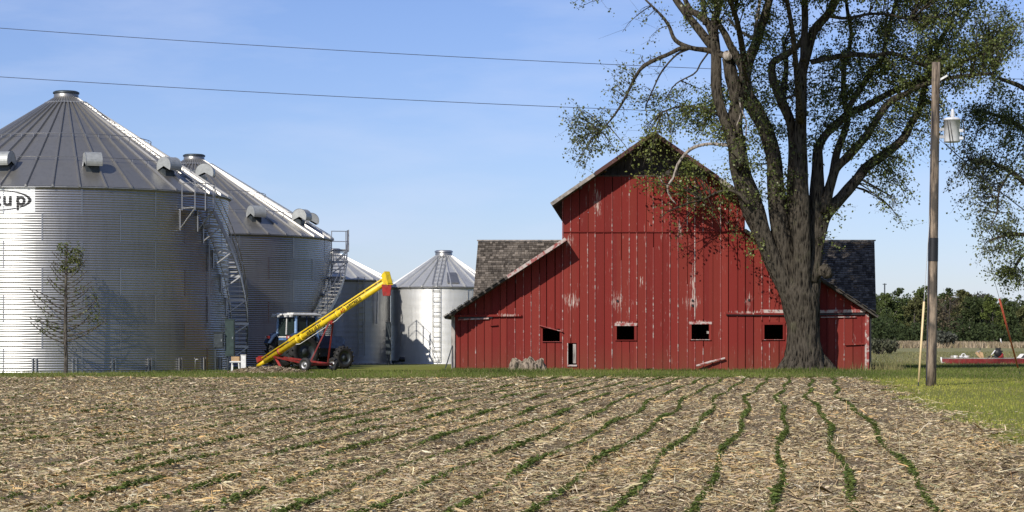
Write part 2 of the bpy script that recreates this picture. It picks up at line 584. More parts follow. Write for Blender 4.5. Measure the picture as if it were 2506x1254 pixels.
def ground_point(px, py):
    y = ground_y(py)
    p = P(px, py, y)
    p.z = float(gz(y))
    return p

# ------------------------------------------------------------------ corn residue, seedlings, grass
def residue():
    n = 340000
    py = 921 + 345 * RNG.random(n) ** 1.12
    rows_y = np.linspace(10, 95, 4000)
    rr = HY + (ZE - gz(rows_y)) / rows_y * FPX
    Y = np.interp(-py, -rr, rows_y)
    X = ((RNG.random(n) * 2680 - 90) - CX) / FPX * Y
    drift = np.sin(X * 2.1 + Y * .37 + 1) * np.sin(X * .8 - Y * .9) + .6 * np.sin(X * 4.3 + Y * 1.7) * np.sin(Y * 2.9 - X * 1.1)
    keep = (drift + .5 * np.sin(X * .5 + 2) * np.sin(Y * .33) + RNG.normal(0, .45, n) > -.85) & (X < field_right(Y) + RNG.exponential(0.35, n)) & (Y < field_far(X) + RNG.normal(0, 0.3, n))
    X, Y = X[keep], Y[keep]
    n = len(X)
    far = np.clip((Y - 20) / 58, 0, 1)
    L = np.exp(RNG.normal(np.log(0.050), 0.60, n)) * (1 + 0.6 * far)
    L = np.clip(L, 0.02, 0.34)
    W = np.clip(np.exp(RNG.normal(np.log(0.0072), 0.45, n)), 0.003, 0.022) * (1 + 1.0 * far)
    yaw = RNG.normal(0, 0.75, n) + np.where(RNG.random(n) < .3, math.pi / 2, 0)
    pit = RNG.normal(0, 0.16, n)
    roll = RNG.normal(0, 0.6, n)
    steep = RNG.random(n) < 0.02
    pit = np.where(steep, RNG.normal(0, 0.8, n), pit)
    u = np.stack([np.cos(yaw) * np.cos(pit), np.sin(yaw) * np.cos(pit), np.sin(pit)], 1)
    s = np.stack([-np.sin(yaw), np.cos(yaw), np.zeros(n)], 1)
    w = np.cross(u, s)
    v = s * np.cos(roll)[:, None] + w * np.sin(roll)[:, None]
    z = gz(Y) + 0.022 + RNG.random(n) * 0.022 + np.abs(np.sin(pit)) * L / 2 + np.abs(np.sin(roll)) * W / 2
    c = np.stack([X, Y, z], 1)
    a, b2 = u * (L / 2)[:, None], v * (W / 2)[:, None]
    bend = np.zeros((n, 3)); bend[:, 2] = L * RNG.normal(0.03, 0.05, n)
    Q = np.stack([c - a - b2, c - a * .1 - b2 + bend, c + a - b2 * .5, c + a + b2 * .5, c + b2 + bend, c - a + b2], 1)
    pal = np.array([[.60, .48, .28], [.70, .60, .41], [.51, .39, .21], [.37, .28, .175], [.23, .17, .11], [.40, .37, .20], [.08, .06, .045], [.66, .44, .19]])
    # patches where some tones gather
    patch = np.sin(X * .9 + Y * .21) + np.sin(X * .33 - Y * .5 + 2)
    pr = np.tile(np.array([.24, .13, .24, .16, .07, .07, .04, .05]), (n, 1))
    pr[:, 7] += .16 * (patch > .6)
    pr[:, 4] += .14 * (patch < -.8)
    pr[:, 6] += .08 * (patch < -.8)
    pr /= pr.sum(1, keepdims=True)
    k = (pr.cumsum(1) < RNG.random(n)[:, None]).sum(1).clip(0, 7)
    cols = pal[k] * (0.72 + 0.45 * RNG.random((n, 1))) * (1 + RNG.normal(0, .03, (n, 3)))
    V, F, C = pieces(Q, np.clip(cols, 0, .88))
    tag(place('corn_residue', np_mesh('corn_residue', V, F, M['straw'], C)), 'pale chopped corn stalks and husks littering the field', 'straw', kind='stuff')
residue()

ROW_Y = [10, 20, 21.4, 26.3, 32.6, 42, 54, 62, 74, 90]
ROW_X = [2.9, 4.1, 4.27, 4.92, 5.78, 7.07, 8.40, 9.67, 11.4, 13.8]
def seedlings():
    Q, C = [], []
    for k in range(0, 46):
        x_off = -0.775 * k
        y = 15.0
        thin = 1.0 if k < 11 else max(0.34, 1.0 - 0.05 * (k - 11))
        phase = RNG.random() * 6
        while y < 78:
            y += RNG.exponential(0.042 if y < 45 else 0.060) / thin + 0.012
            x = np.interp(y, ROW_Y, ROW_X) + x_off + RNG.normal(0, 0.022) + 0.06 * math.sin(y * .55 + k * .4)
            vig = 0.75 + 0.45 * math.sin(y * 0.8 + phase) * math.sin(y * 0.23 + phase * 2)
            vig = max(.5, vig) * (1 if k < 14 else .8)
            if abs(x) > y * .262 + .6 or y > field_far(x) - .4 or x > field_right(y) - .1:
                continue
            if RNG.random() > 0.55 + 0.6 * vig or math.sin(y * 1.7 + phase * 3) + math.sin(y * .61 + phase) > 1.93:
                continue
            z0 = float(gz(y)) + .02
            h = RNG.uniform(.04, .085) * vig * (.75 if y > 45 else 1)
            g = RNG.uniform(.75, 1.25)
            base = np.array([.115, .165, .042]) * g + (np.array([.05, .03, 0]) * RNG.random())
            for q in range(5):
                a = RNG.uniform(0, 2 * math.pi)
                r = RNG.uniform(.006, .027) * vig
                cz = z0 + .02 + h * RNG.uniform(.35, 1)
                cx, cy = x + r * math.cos(a), y + r * math.sin(a)
                l = RNG.uniform(.020, .040) * vig * (1 if y < 40 else 1.15)
                d = np.array([math.cos(a), math.sin(a), RNG.uniform(-.5, .5)]) * l
                sd = np.array([-math.sin(a), math.cos(a), RNG.normal(0, .3)]) * l * .55
                c = np.array([cx, cy, cz])
                Q.append([c - d, c + sd + [0, 0, .006], c + d, c - sd + [0, 0, .006]])
                C.append(base * RNG.uniform(.8, 1.25))
    V, F, Cc = pieces(np.array(Q), np.array(C))
    tag(place('crop_seedlings', np_mesh('crop_seedlings', V, F, M['blade'], Cc)), 'rows of small green crop seedlings in the stubble', 'seedlings', kind='stuff')
seedlings()

def blades(X, Y, h, wid, col, z0=None):
    n = len(X)
    a = RNG.random(n) * 2 * math.pi
    lean = np.abs(RNG.normal(0, .45, n))
    az = RNG.random(n) * 2 * math.pi
    z = (gz(Y) if z0 is None else z0)
    b = np.stack([X, Y, z - .004], 1)
    s = np.stack([np.cos(a), np.sin(a), np.zeros(n)], 1) * (wid / 2)[:, None]
    t = np.stack([np.cos(az) * np.sin(lean), np.sin(az) * np.sin(lean), np.cos(lean)], 1) * h[:, None]
    return np.stack([b - s, b + s, b + t], 1), col

def grass():
    Qs, Cs = [], []
    def lay(n, xs, ys, hm, wm, c, keep):
        X, Y = xs(n), ys(n)
        k = keep(X, Y)
        X, Y = X[k], Y[k]
        m = len(X)
        h = np.clip(RNG.normal(hm, hm * .35, m), .02, 1)
        g = (np.sin(X * .7 + Y * .13) * np.sin(Y * .31 - X * .2) * .5 + .5)[:, None]
        c1, c2 = np.array(c[0]), np.array(c[1])
        col = (c1 * (1 - g) + c2 * g) * RNG.uniform(.6, 1.4, (m, 1))
        dead = RNG.random(m) < .12
        col[dead] = np.array([.30, .25, .13]) * RNG.uniform(.6, 1.2, (dead.sum(), 1))
        q, cc = blades(X, Y, h, np.full(m, wm) * RNG.uniform(.6, 1.5, m), col)
        Qs.append(q); Cs.append(cc)
    U = lambda a, b: (lambda n: RNG.uniform(a, b, n))
    green = ((.085, .120, .025), (.165, .200, .045))
    bright = ((.22, .255, .036), (.43, .41, .085))
    dull = ((.15, .155, .06), (.27, .25, .11))
    off = lambda X, Y: (X > field_right(Y) + RNG.exponential(.3, len(X))) | (Y > field_far(X) + RNG.normal(0, .25, len(X)))
    inview = lambda X, Y: np.abs(X) < Y * .252 + 1
    # lawn beside the field, on the near right
    lay(90000, U(5, 22), lambda n: RNG.uniform(22, 78, n), .055, .016, bright, lambda X, Y: off(X, Y) & inview(X, Y) & (np.sin(X * 1.3 + Y * .25) + RNG.normal(0, .6, len(X)) > -1.3 + np.clip((34 - Y) / 5, 0, 2)))
    lay(70000, U(10, 30), U(76, 116), .07, .022, green, lambda X, Y: off(X, Y) & inview(X, Y))
    # strip of grass before the bins and the barn
    lay(60000, U(-24, 18), U(76.5, 90), .085, .02, green, lambda X, Y: off(X, Y) & inview(X, Y))
    # longer tufts against the barn and round the stump
    lay(6000, U(-3, 2.6), lambda n: RNG.normal(88.9, .5, n), .13, .025, green, inview)
    lay(5000, U(-2.6, 15.5), lambda n: RNG.normal(89.75, .12, n), .12, .02, green, inview)
    lay(1100, lambda n: RNG.normal(0.35, .9, n), lambda n: RNG.normal(87.3, .3, n), .16, .025, green, inview)
    lay(2500, lambda n: RNG.normal(12.2, 1.0, n), lambda n: RNG.normal(87.6, .35, n), .16, .025, green, inview)
    lay(1500, U(14.5, 17), lambda n: RNG.normal(91, .8, n), .3, .03, dull, inview)
    # meadow further off
    lay(40000, U(14, 60), lambda n: 112 + 110 * RNG.random(n) ** 1.5, .13, .05, dull, inview)
    # dry weeds at the far side of the meadow
    lay(16000, U(48, 88), U(300, 430), .9, .22, ((.26, .20, .12), (.46, .37, .25)), lambda X, Y: inview(X, Y) & (np.sin(X * .35) + RNG.normal(0, .5, len(X)) > -.5))
    # stray weeds in the field margin
    lay(5000, U(5, 9), U(21, 32), .06, .014, dull, lambda X, Y: (X > field_right(Y) - 1.3) & inview(X, Y))
    Q = np.concatenate(Qs); C = np.concatenate(Cs)
    V, F, Cc = pieces(Q, C)
    tag(place('grass', np_mesh('grass', V, F, M['blade'], Cc)), 'short green grass of the lawn and verges', 'grass', kind='stuff')
grass()

# ------------------------------------------------------------------ grain bins
D2R = math.radians
def polar(a, r, z):
    """bin-local point: a degrees to the right of the side that faces the camera"""
    return Vector((math.sin(D2R(a)) * r, -math.cos(D2R(a)) * r, z))

def sheet_mesh(name, R, half, H, ncor, amp, seg, mat, per=6):
    nz_ = ncor * per + 1
    V = []
    for i in range(nz_):
        z = H * i / (nz_ - 1)
        r = R + amp * math.sin(2 * math.pi * ncor * z / H)
        for k in range(seg + 1):
            a = -half + 2 * half * k / seg
            V.append((math.sin(a) * r, -math.cos(a) * r, z))
    w = seg + 1
    F = [(i * w + k, i * w + k + 1, (i + 1) * w + k + 1, (i + 1) * w + k) for i in range(nz_ - 1) for k in range(seg)]
    # bolted lap along one edge of the sheet
    b0 = len(V)
    for i in range(3):
        for a in (-half - .022 / R, -half + .030 / R):
            V.append((math.sin(a) * (R + amp + .004), -math.cos(a) * (R + amp + .004), H * i / 2))
    F += [(b0 + 2 * i, b0 + 2 * i + 1, b0 + 2 * i + 3, b0 + 2 * i + 2) for i in range(2)]
    return np_mesh(name, np.array(V), np.array(F), mat, smooth=True)

def roof_panel_mesh(name, r0, r1, z_at, half, rw, rh, mat):
    m = MB()
    def pt(r, a, up=0.0):
        return Vector((math.sin(a) * r, -math.cos(a) * r, z_at(r) + up))
    n = 3
    for i in range(n):
        a = -half + 2 * half * i / n
        b = -half + 2 * half * (i + 1) / n
        m.add([pt(r0, a), pt(r1, a), pt(r1, b), pt(r0, b)], [(0, 1, 2, 3)])
    # folded rib on the panel's edge
    def rib(r):
        a = -half
        d = rw / r / 2
        top = 0.55
        return [pt(r, a - d, .002), pt(r, a - d * top, rh), pt(r, a + d * top, rh), pt(r, a + d, .002)]
    A, B = rib(max(r0, r0 + .05)), rib(r1 + .05)
    m.add(A + B, [(0, 1, 5, 4), (1, 2, 6, 5), (2, 3, 7, 6), (4, 5, 6, 7), (3, 2, 1, 0)])
    return m.mesh(name, mat)

def vent(parent, a, r, z, s=1.0):
    """hooded roof vent: a drum lying across the slope, open underneath"""
    c = polar(a, r, z)
    out = polar(a, 1, 0); tan = polar(a + 90, 1, 0); up = Vector((0, 0, 1))
    rad, w = .36 * s, .30 * s
    prof = [out * (math.cos(t) * rad) + up * (math.sin(t) * rad) for t in [D2R(x) for x in range(-28, 215, 13)]]
    ctr = c + up * (.34 * s)
    m = MB()
    ring0 = [ctr + p - tan * w for p in prof]
    ring1 = [ctr + p + tan * w for p in prof]
    n = len(prof)
    m.add(ring0 + ring1, [(i, i + 1, n + i + 1, n + i) for i in range(n - 1)])
    m.add(ring0 + [ctr - tan * w], [(i, i + 1, n) for i in range(n - 1)])
    m.add(ring1 + [ctr + tan * w], [(i + 1, i, n) for i in range(n - 1)])
    o = m.build('roof_vent', M['ventm'], parent, local=True)
    k = MB()
    k.prism([c - out * .34 * s - tan * w * .8 + up * .05, c + out * .05 * s - tan * w * .8 - up * .18, c + out * .05 * s + tan * w * .8 - up * .18, c - out * .34 * s + tan * w * .8 + up * .05], up * .33 * s)
    k.build('vent_neck', M['darkm'], o, local=True)
    for e in (-1, 1):
        b = MB()
        b.tube([ctr + p + tan * (w * e) for p in prof], .012, 4)
        b.build('vent_flange', M['steel'], o, local=True)
    return o

def make_bin(label, px, Yc, R, rings, nsheet, npan, slope, eave_z, cap_r, skirt_r, ring_h=1.1176, ncor=11, amp=.0095, nstiff=0, hand_r=(), group=None, wmat='wall'):
    cx = (px - CX) / FPX * Yc
    gz0 = float(gz(Yc - R)) - .02
    phi = math.atan2(-cx, Yc)
    t = thing('grain_bin', label, 'grain bin', (cx, Yc, 0), phi, group)
    z0 = eave_z - rings * ring_h
    half = math.pi / nsheet
    me = [sheet_mesh('wall_sheet', R + d, half * 1.006, ring_h * 1.004, ncor, amp, 8 if nsheet > 10 else 10, M[wmat]) for d in (0.0, .005)]
    for i in range(rings):
        for j in range(nsheet):
            o = place('wall_sheet', me[j % 2], t, True)
            o.location = (0, 0, z0 + i * ring_h)
            o.rotation_euler = (0, 0, (2 * j + (i % 2) - 0.6) * half)
    b = MB()
    b.lathe([(R - .02, gz0 - .3), (R + .16, gz0 - .3), (R + .16, z0 + .01), (R - .02, z0 + .01)], n=64)
    b.build('footing', M['greyw'], t, local=True)
    r1 = R + .13
    zf = lambda r: eave_z + .03 + slope * (r1 - r)
    hp = math.pi / npan
    pm = roof_panel_mesh('roof_panel', cap_r * .8, r1, zf, hp, .10, .10, M['roofm' if R > 5 else 'roofold'])
    for j in range(npan):
        o = place('roof_panel', pm, t, True)
        o.rotation_euler = (0, 0, 2 * j * hp)
    e = MB()
    e.lathe([(R - .01, eave_z - .10), (r1, eave_z - .02), (r1, eave_z + .015), (R - .05, eave_z + .02)], n=72)
    e.build('eave_ring', M['steel'], t, local=True)
    zs, zc = zf(skirt_r), zf(cap_r)
    c = MB()
    c.lathe([(skirt_r, zs + .03), (cap_r, zc + .10), (cap_r * .97, zc + .30)], n=32)
    cap = c.build('roof_cap', M['roofm'], t, True, True)
    l = MB()
    l.lathe([(cap_r * 1.06, zc + .27), (cap_r * 1.06, zc + .34), (cap_r * .9, zc + .385), (0.001, zc + .40)], n=32)
    l.build('cap_lid', M['darkm' if R > 5 else 'steel'], cap, True, True)
    if R > 5:
        bb = MB()
        for j in range(npan):
            bb.box(polar(360 / npan * (j + .5), skirt_r + .02, zs + .05), (.10, .10, .05))
        bb.build('cap_bolts', M['steel'], cap, local=True)
    for r in hand_r:                                       # safety rings that stand on the ribs
        h = MB()
        h.lathe([(r + .016, zf(r) + .22), (r, zf(r) + .236), (r - .016, zf(r) + .22), (r, zf(r) + .204), (r + .016, zf(r) + .22)], n=npan * 2)
        for j in range(npan):
            a = 360 / npan * (j + .5)
            h.bar(polar(a, r, zf(r) + .05), polar(a, r, zf(r) + .21), .02, .02)
        h.build('roof_safety_ring', M['steel'], t, local=True)
    for j in range(nstiff):
        s = MB()
        a = 360 / nstiff * j + 2.6
        for d in (-.075, .075):
            s.bar(polar(a, R + .05, gz0 - .1) + polar(a + 90, d, 0), polar(a, R + .05, gz0 + .62) + polar(a + 90, d, 0), .055, .07, polar(a, 1, 0))
        s.build('base_stiffener', M['steel'], t, local=True)
    return t, zf, z0

def staircase(t, R, a_top, a_bot, z_top, z_bot, n, nbr, cage=True):
    """steps that climb round the wall, with stringers, rails and brackets"""
    h = holder('staircase', t)
    ri, ro = R + .14, R + .86
    at = lambda s: a_bot + (a_top - a_bot) * s
    zt = lambda s: z_bot + (z_top - z_bot) * s
    for i in range(n):
        s = (i + .5) / n
        m = MB()
        da = (a_top - a_bot) / n * .42
        a, z = at(s), zt(s)
        m.prism([polar(a - da, ri, z), polar(a - da, ro, z), polar(a + da, ro, z), polar(a + da, ri, z)], (0, 0, .045))
        m.build('tread', M['steel'], h, local=True)
    ss = [i / 24 for i in range(25)]
    for r in (ri, ro):
        m = MB()
        for i in range(24):
            m.bar(polar(at(ss[i]), r, zt(ss[i]) - .02), polar(at(ss[i + 1]), r, zt(ss[i + 1]) - .02), .03, .20)
        m.build('stringer', M['steel'], h, local=True)
    for hh in (.55, 1.02):
        m = MB()
        m.tube([polar(at(s), ro, zt(s) + hh) for s in ss], .021, 6)
        m.build('handrail', M['steel'], h, local=True)
    for i in range(0, 25, 3):
        s = ss[i]
        m = MB()
        m.tube([polar(at(s), ro, zt(s)), polar(at(s), ro, zt(s) + 1.03)], .02, 6)
        m.build('rail_post', M['steel'], h, local=True)
    for i in range(nbr):
        s = (i + .5) / nbr
        a, z = at(s), zt(s) - .16
        m = MB()
        m.bar(polar(a, R + .02, z), polar(a, ro + .05, z), .06, .12)
        m.bar(polar(a, R + .02, z - .62), polar(a, ro, z - .05), .04, .05)
        m.bar(polar(a, R + .03, z + .1), polar(a, R + .03, z - .7), .05, .05)
        m.build('bracket', M['steel'], h, local=True)
    # landing with guard rails at the eave
    da = (9 if a_top < a_bot else -9)
    pl = holder('landing', t)
    m = MB()
    q = [polar(a_top, ri, z_top + .02), polar(a_top, ro + .1, z_top + .02), polar(a_top - da, ro + .1, z_top + .02), polar(a_top - da, ri, z_top + .02)]
    m.prism(q, (0, 0, .06))
    m.build('platform', M['steel'], pl, local=True)
    for p in (polar(a_top, ro + .08, z_top), polar(a_top - da, ro + .08, z_top), polar(a_top - da, ri + .02, z_top), polar(a_top - da / 2, ro + .08, z_top)):
        m = MB()
        m.bar(p - Vector((0, 0, .05)), p + Vector((0, 0, 1.12)), .045, .045)
        m.build('guard_post', M['steel'], pl, local=True)
    for hh in (.55, 1.1):
        m = MB()
        m.tube([polar(a_top, ro + .08, z_top + hh), polar(a_top - da, ro + .08, z_top + hh), polar(a_top - da, ri, z_top + hh)], .02, 6)
        m.build('guard_rail', M['steel'], pl, local=True)
    m = MB()
    for a in (a_top, a_top - da):
        m.bar(polar(a, R + .03, z_top - .85), polar(a, ro + .05, z_top - .02), .045, .045)
        m.bar(polar(a, R + .04, z_top - .9), polar(a, R + .04, z_top + .02), .05, .05)
    m.build('landing_brackets', M['steel'], pl, local=True)

def rung_ladder(t, pts, w, n, name='wall_ladder'):
    m = MB()
    side = []
    for e in (-1, 1):
        m.tube([p + d * (w / 2 * e) for p, d in pts], .02, 5)
    for i in range(n):
        s = i / (n - 1) * (len(pts) - 1)
        k = min(int(s), len(pts) - 2)
        f = s - k
        p = pts[k][0].lerp(pts[k + 1][0], f)
        d = pts[k][1]
        m.tube([p - d * (w / 2), p + d * (w / 2)], .014, 5)
    return m.build(name, M['steel'], t, local=True)

B1, zf1, z01 = make_bin('largest silver corrugated grain bin at the left edge with oval maker badge', 162, 93.3, 7.2, 7, 14, 42, .645, 7.76, .55, .88, nstiff=28, hand_r=(3.75, 5.55))
for a in (-58.5, -24.2, 10.1, 44.4, 79.5, 113):
    vent(B1, a, 6.2, zf1(6.2), 1.14)
staircase(B1, 7.2, 50, 93, 7.0, .75, 30, 6)
m = MB()      # roof ladder up to the cap
sl = [(polar(52, r, zf1(r) + .14), polar(142, 1, 0)) for r in (7.2, 5, 3, .95)]
rung_ladder(B1, sl, .42, 24, 'roof_ladder')
m = MB()
m.tube([polar(57, 7.27, z01 + 2.0), polar(57, 7.27, 7.2)], .018, 6)
m.build('conduit', M['steel'], B1, local=True)

# maker's badge painted on the top ring: white field, oval and lettering follow the corrugation
def badge(t, R, a_c, z_c, amp, z_base):
    pitch = 1.1176 / 11
    K = R * D2R(1)
    def rr(z, off):
        return R + amp * math.sin(2 * math.pi * (z - z_base) / pitch) + off
    hw, hh = 1.62, .50
    def grid(test, du, off, name, mat, par):
        V, F, idx = [], [], {}
        nu, nv = int(2 * hw / du), int(2 * hh / (pitch / 8))
        def vert(i, j):
            if (i, j) not in idx:
                u, v = -hw + 2 * hw * i / nu, -hh + 2 * hh * j / nv
                idx[(i, j)] = len(V)
                V.append(tuple(polar(a_c + u / K, rr(z_c + v, off), z_c + v)))
            return idx[(i, j)]
        for i in range(nu):
            for j in range(nv):
                u, v = -hw + 2 * hw * (i + .5) / nu, -hh + 2 * hh * (j + .5) / nv
                if test(u, v):
                    F.append((vert(i, j), vert(i + 1, j), vert(i + 1, j + 1), vert(i, j + 1)))
        return place(name, np_mesh(name, np.array(V), np.array(F), mat, smooth=True), par, True)
    field = grid(lambda u, v: True, .06, .010, 'badge', M['decal'], t)
    def oval(u, v):
        d = math.sqrt((u / 1.47) ** 2 + (v / .43) ** 2)
        return .905 < d < 1.0
    def seg(u, v, x0, y0, x1, y1, w):
        dx, dy = x1 - x0, y1 - y0
        s = max(0, min(1, ((u - x0) * dx + (v - y0) * dy) / (dx * dx + dy * dy)))
        return math.hypot(u - x0 - s * dx, v - y0 - s * dy) < w
    def arc(u, v, x, y, r, w, a0, a1):
        a = math.degrees(math.atan2(v - y, u - x)) % 360
        return abs(math.hypot(u - x, v - y) - r) < w and (a0 <= a <= a1 or a0 <= a + 360 <= a1)
    w = .060
    def letters(u, v):
        S = arc(u, v, -.98, .09, .115, w, 20, 270) or arc(u, v, -.98, -.13, .115, w, 200, 450)
        def U(x):
            return seg(u, v, x - .13, .12, x - .13, -.06, w) or seg(u, v, x + .13, .12, x + .13, -.19, w) or arc(u, v, x, -.06, .13, w, 180, 360)
        k = seg(u, v, -.10, .28, -.10, -.19, w) or seg(u, v, -.08, -.03, .13, .12, w * .9) or seg(u, v, -.02, .0, .15, -.19, w * .9)
        p = seg(u, v, .90, .12, .90, -.37, w) or arc(u, v, 1.03, -.03, .14, w, 0, 360)
        return S or U(-.52) or k or U(.46) or p
    ink = grid(lambda u, v: oval(u, v) and not (.82 < u < .98 and v < -.2), .018, .016, 'badge_oval', M['ink'], field)
    grid(letters, .018, .016, 'badge_letters', M['ink'], field)
badge(B1, 7.2, -22.9, 7.20, .0095, z01)

B2, zf2, z02 = make_bin('second large grain bin, behind the largest one and right of its stairs', 475, 110, 7.2, 6, 14, 42, .605, 6.68, .55, .88, hand_r=(3.75, 5.55))
for a in (30, 63, 97, -5):
    vent(B2, a, 6.2, zf2(6.2), 1.14)
staircase(B2, 7.2, 88, 38, 6.15, .7, 28, 6)
sl = [(polar(80, r, zf2(r) + .14), polar(170, 1, 0)) for r in (7.2, 5, 3, .95)]
rung_ladder(B2, sl, .42, 24, 'roof_ladder')
B3, zf3, z03 = make_bin('small shaded grain bin half hidden behind the yellow auger', 815, 119, 3.27, 4, 8, 22, .49, 4.74, .42, .52, 1.16, 17, .0065)
rung_ladder(B3, [(polar(28, 3.37, z), polar(118, 1, 0)) for z in (.5, 4.9)], .40, 14)
mm = MB()
mm.tube([polar(46, 3.4, 4.8), polar(46, 3.5, 4.4), polar(46, 3.4, 2.3)], .05, 6)
mm.build('downpipe', M['steel'], B3, local=True)
B4, zf4, z04 = make_bin('small bright grain bin with roof ladder beside the barn', 1086, 121, 3.08, 4, 8, 24, .66, 4.39, .50, .58, 1.09, 17, .0060, wmat='wallold')
rung_ladder(B4, [(polar(-7.5, 3.18, z), polar(82.5, 1, 0)) for z in (.2, 4.45)], .42, 16)
rung_ladder(B4, [(polar(-7.5, r, zf4(r) + .10), polar(82.5, 1, 0)) for r in (3.15, 1.9, .65)], .50, 8, 'roof_ladder')
hm = MB()
qa = [polar(a, r, zf4(r) + .05) for a, r in ((4, 3.0), (17, 3.0), (20, 2.1), (5, 2.1))]
hm.prism(qa, (0, 0, .05))
hm.build('roof_hatch', M['steel'], B4, local=True)
mm = MB()
mm.tube([polar(26, 3.12, .9), polar(26, 3.12, 4.2)], .022, 6)
mm.tube([polar(-52, 3.12, 1.0), polar(-52, 3.12, 3.6)], .014, 5)
mm.build('conduit', M['steel'], B4, local=True)

# ------------------------------------------------------------------ barn
YB = 90.0
SH = Vector((.06, 1, 0))                   # the barn runs back along this direction
XB = lambda px: (px - CX) / FPX * YB
ZB = lambda py: ZE + (HY - py) / FPX * YB
G0 = float(gz(YB))
BARN = thing('barn', 'weathered red board barn with lean-tos and shingled cross wing', 'barn', (XB(1600), YB, G0))
# top edge of each roof as a picture row at the front, by column
def roof_top(px):
    if px < 1377:
        return 775 - .648 * (px - 1087)
    if px <= 1823:
        return 322 + .694 * abs(px - 1600)
    return 560 + .65 * (px - 1823)
THK = 10
openings = [(1328, 1370, 805, 836), (1509, 1552, 798, 832), (1692, 1735, 794, 831), (1870, 1916, 795, 831), (1390, 1411, 840, 896)]
def board_piece(x0, x1, y_bot, ytop0, ytop1, dep, th=.028, name='board', mat='barn', par=None):
    if min(y_bot - ytop0, y_bot - ytop1) < 2 or x1 - x0 < .8:
        return
    m = MB()
    yf = YB - dep
    m.prism([(XB(x0), yf, ZB(y_bot)), (XB(x1), yf, ZB(y_bot)), (XB(x1), yf, ZB(ytop1)), (XB(x0), yf, ZB(ytop0))], (0, th, 0))
    return m.build(name, M[mat], par or BARN)
def wall_column(x0, x1, y_bot, top0, top1, dep):
    cuts = sorted([o for o in openings if o[0] < x1 - .5 and o[1] > x0 + .5 and o[2] < y_bot], key=lambda o: o[2])
    if not cuts:
        board_piece(x0, x1, y_bot, top0, top1, dep)
        return
    o = cuts[0]
    if o[0] > x0:
        board_piece(x0, o[0], y_bot, top0, top0 + (top1 - top0) * (o[0] - x0) / (x1 - x0), dep)
    if o[1] < x1:
        board_piece(o[1], x1, y_bot, top0 + (top1 - top0) * (o[1] - x0) / (x1 - x0), top1, dep)
    a, b = max(x0, o[0]), min(x1, o[1])
    board_piece(a, b, y_bot, o[3], o[3], dep)
    board_piece(a, b, o[2], top0, top1, dep)
rb = random.Random(5)
seams = []
for (xa, xb) in ((1105, 1377), (1377, 1823), (1823, 2128)):
    n_ = round((xb - xa) / 20)
    seams += [xa + (xb - xa) * k / n_ + (rb.uniform(-1.6, 1.6) if k else 0) for k in range(n_)]
seams.append(2128)
SPLIT = 568
def gable_top(px):
    # the boards stop level under the peak; the gable above them is set back
    return max(roof_top(px) + THK, 429)
for i in range(len(seams) - 1):
    a, b = seams[i] + rb.uniform(1.2, 2.0), seams[i + 1] - .1
    dep = rb.uniform(.0, .014)
    bot = 911 + rb.uniform(-4, 2) if rb.random() < .85 else 911 - rb.uniform(3, 9)
    mid = (a + b) / 2
    if 1377 < mid < 1823:
        wall_column(a, b, bot, SPLIT + rb.uniform(-.5, .5), SPLIT, dep)
        board_piece(a, b, SPLIT - 1.2 + rb.uniform(-.6, .6), gable_top(a), gable_top(b), .018 + rb.uniform(0, .012))
    else:
        wall_column(a, b, bot, roof_top(a) + THK, roof_top(b) + THK, dep)
# battens over the seams; some have sprung off or lost their paint
for i in range(1, len(seams) - 1):
    x = seams[i]
    if rb.random() < .12:
        continue
    for (yb, yt) in ([(908 - rb.uniform(0, 6), SPLIT + 1), (SPLIT - 1.5, gable_top(x) + 1)] if 1379 < x < 1821 else [(908 - rb.uniform(0, 6), roof_top(x) + THK + 1)]):
        spans = [(yb, yt)]
        for o in openings:
            if o[0] - 7 < x < o[1] + 7 and o[2] < yb:
                spans = [(yb, o[3] + 6), (o[2] - 12, yt)]
        for (q0, q1) in spans:
            if q0 - q1 < 6:
                continue
            cut = rb.random()
            if cut < .15:
                q1 = q1 + (q0 - q1) * rb.uniform(.1, .4)
            pale = rb.random()
            board_piece(x - 1.35, x + .65, q0, q1, q1, .046, .032, 'batten', 'trimpale' if pale < .035 or (abs(x - 1692) < 11 and q1 < 640) else 'trimred' if pale < .52 else 'barn')
# recessed gable above the level boards; dark colour stands in for deep shade
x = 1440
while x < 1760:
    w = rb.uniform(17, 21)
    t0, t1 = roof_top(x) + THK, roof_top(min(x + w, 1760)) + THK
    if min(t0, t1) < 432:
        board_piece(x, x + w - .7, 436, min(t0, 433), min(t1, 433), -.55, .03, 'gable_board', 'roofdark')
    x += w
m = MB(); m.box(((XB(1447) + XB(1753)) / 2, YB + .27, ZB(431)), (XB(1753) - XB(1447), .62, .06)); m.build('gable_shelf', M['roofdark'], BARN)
# the dividing ledge between the two tiers of boards
m = MB(); m.box(((XB(1378) + XB(1822)) / 2, YB - .045, ZB(SPLIT + .2)), (XB(1822) - XB(1378), .05, .035)); m.build('ledge', M['barn'], BARN)

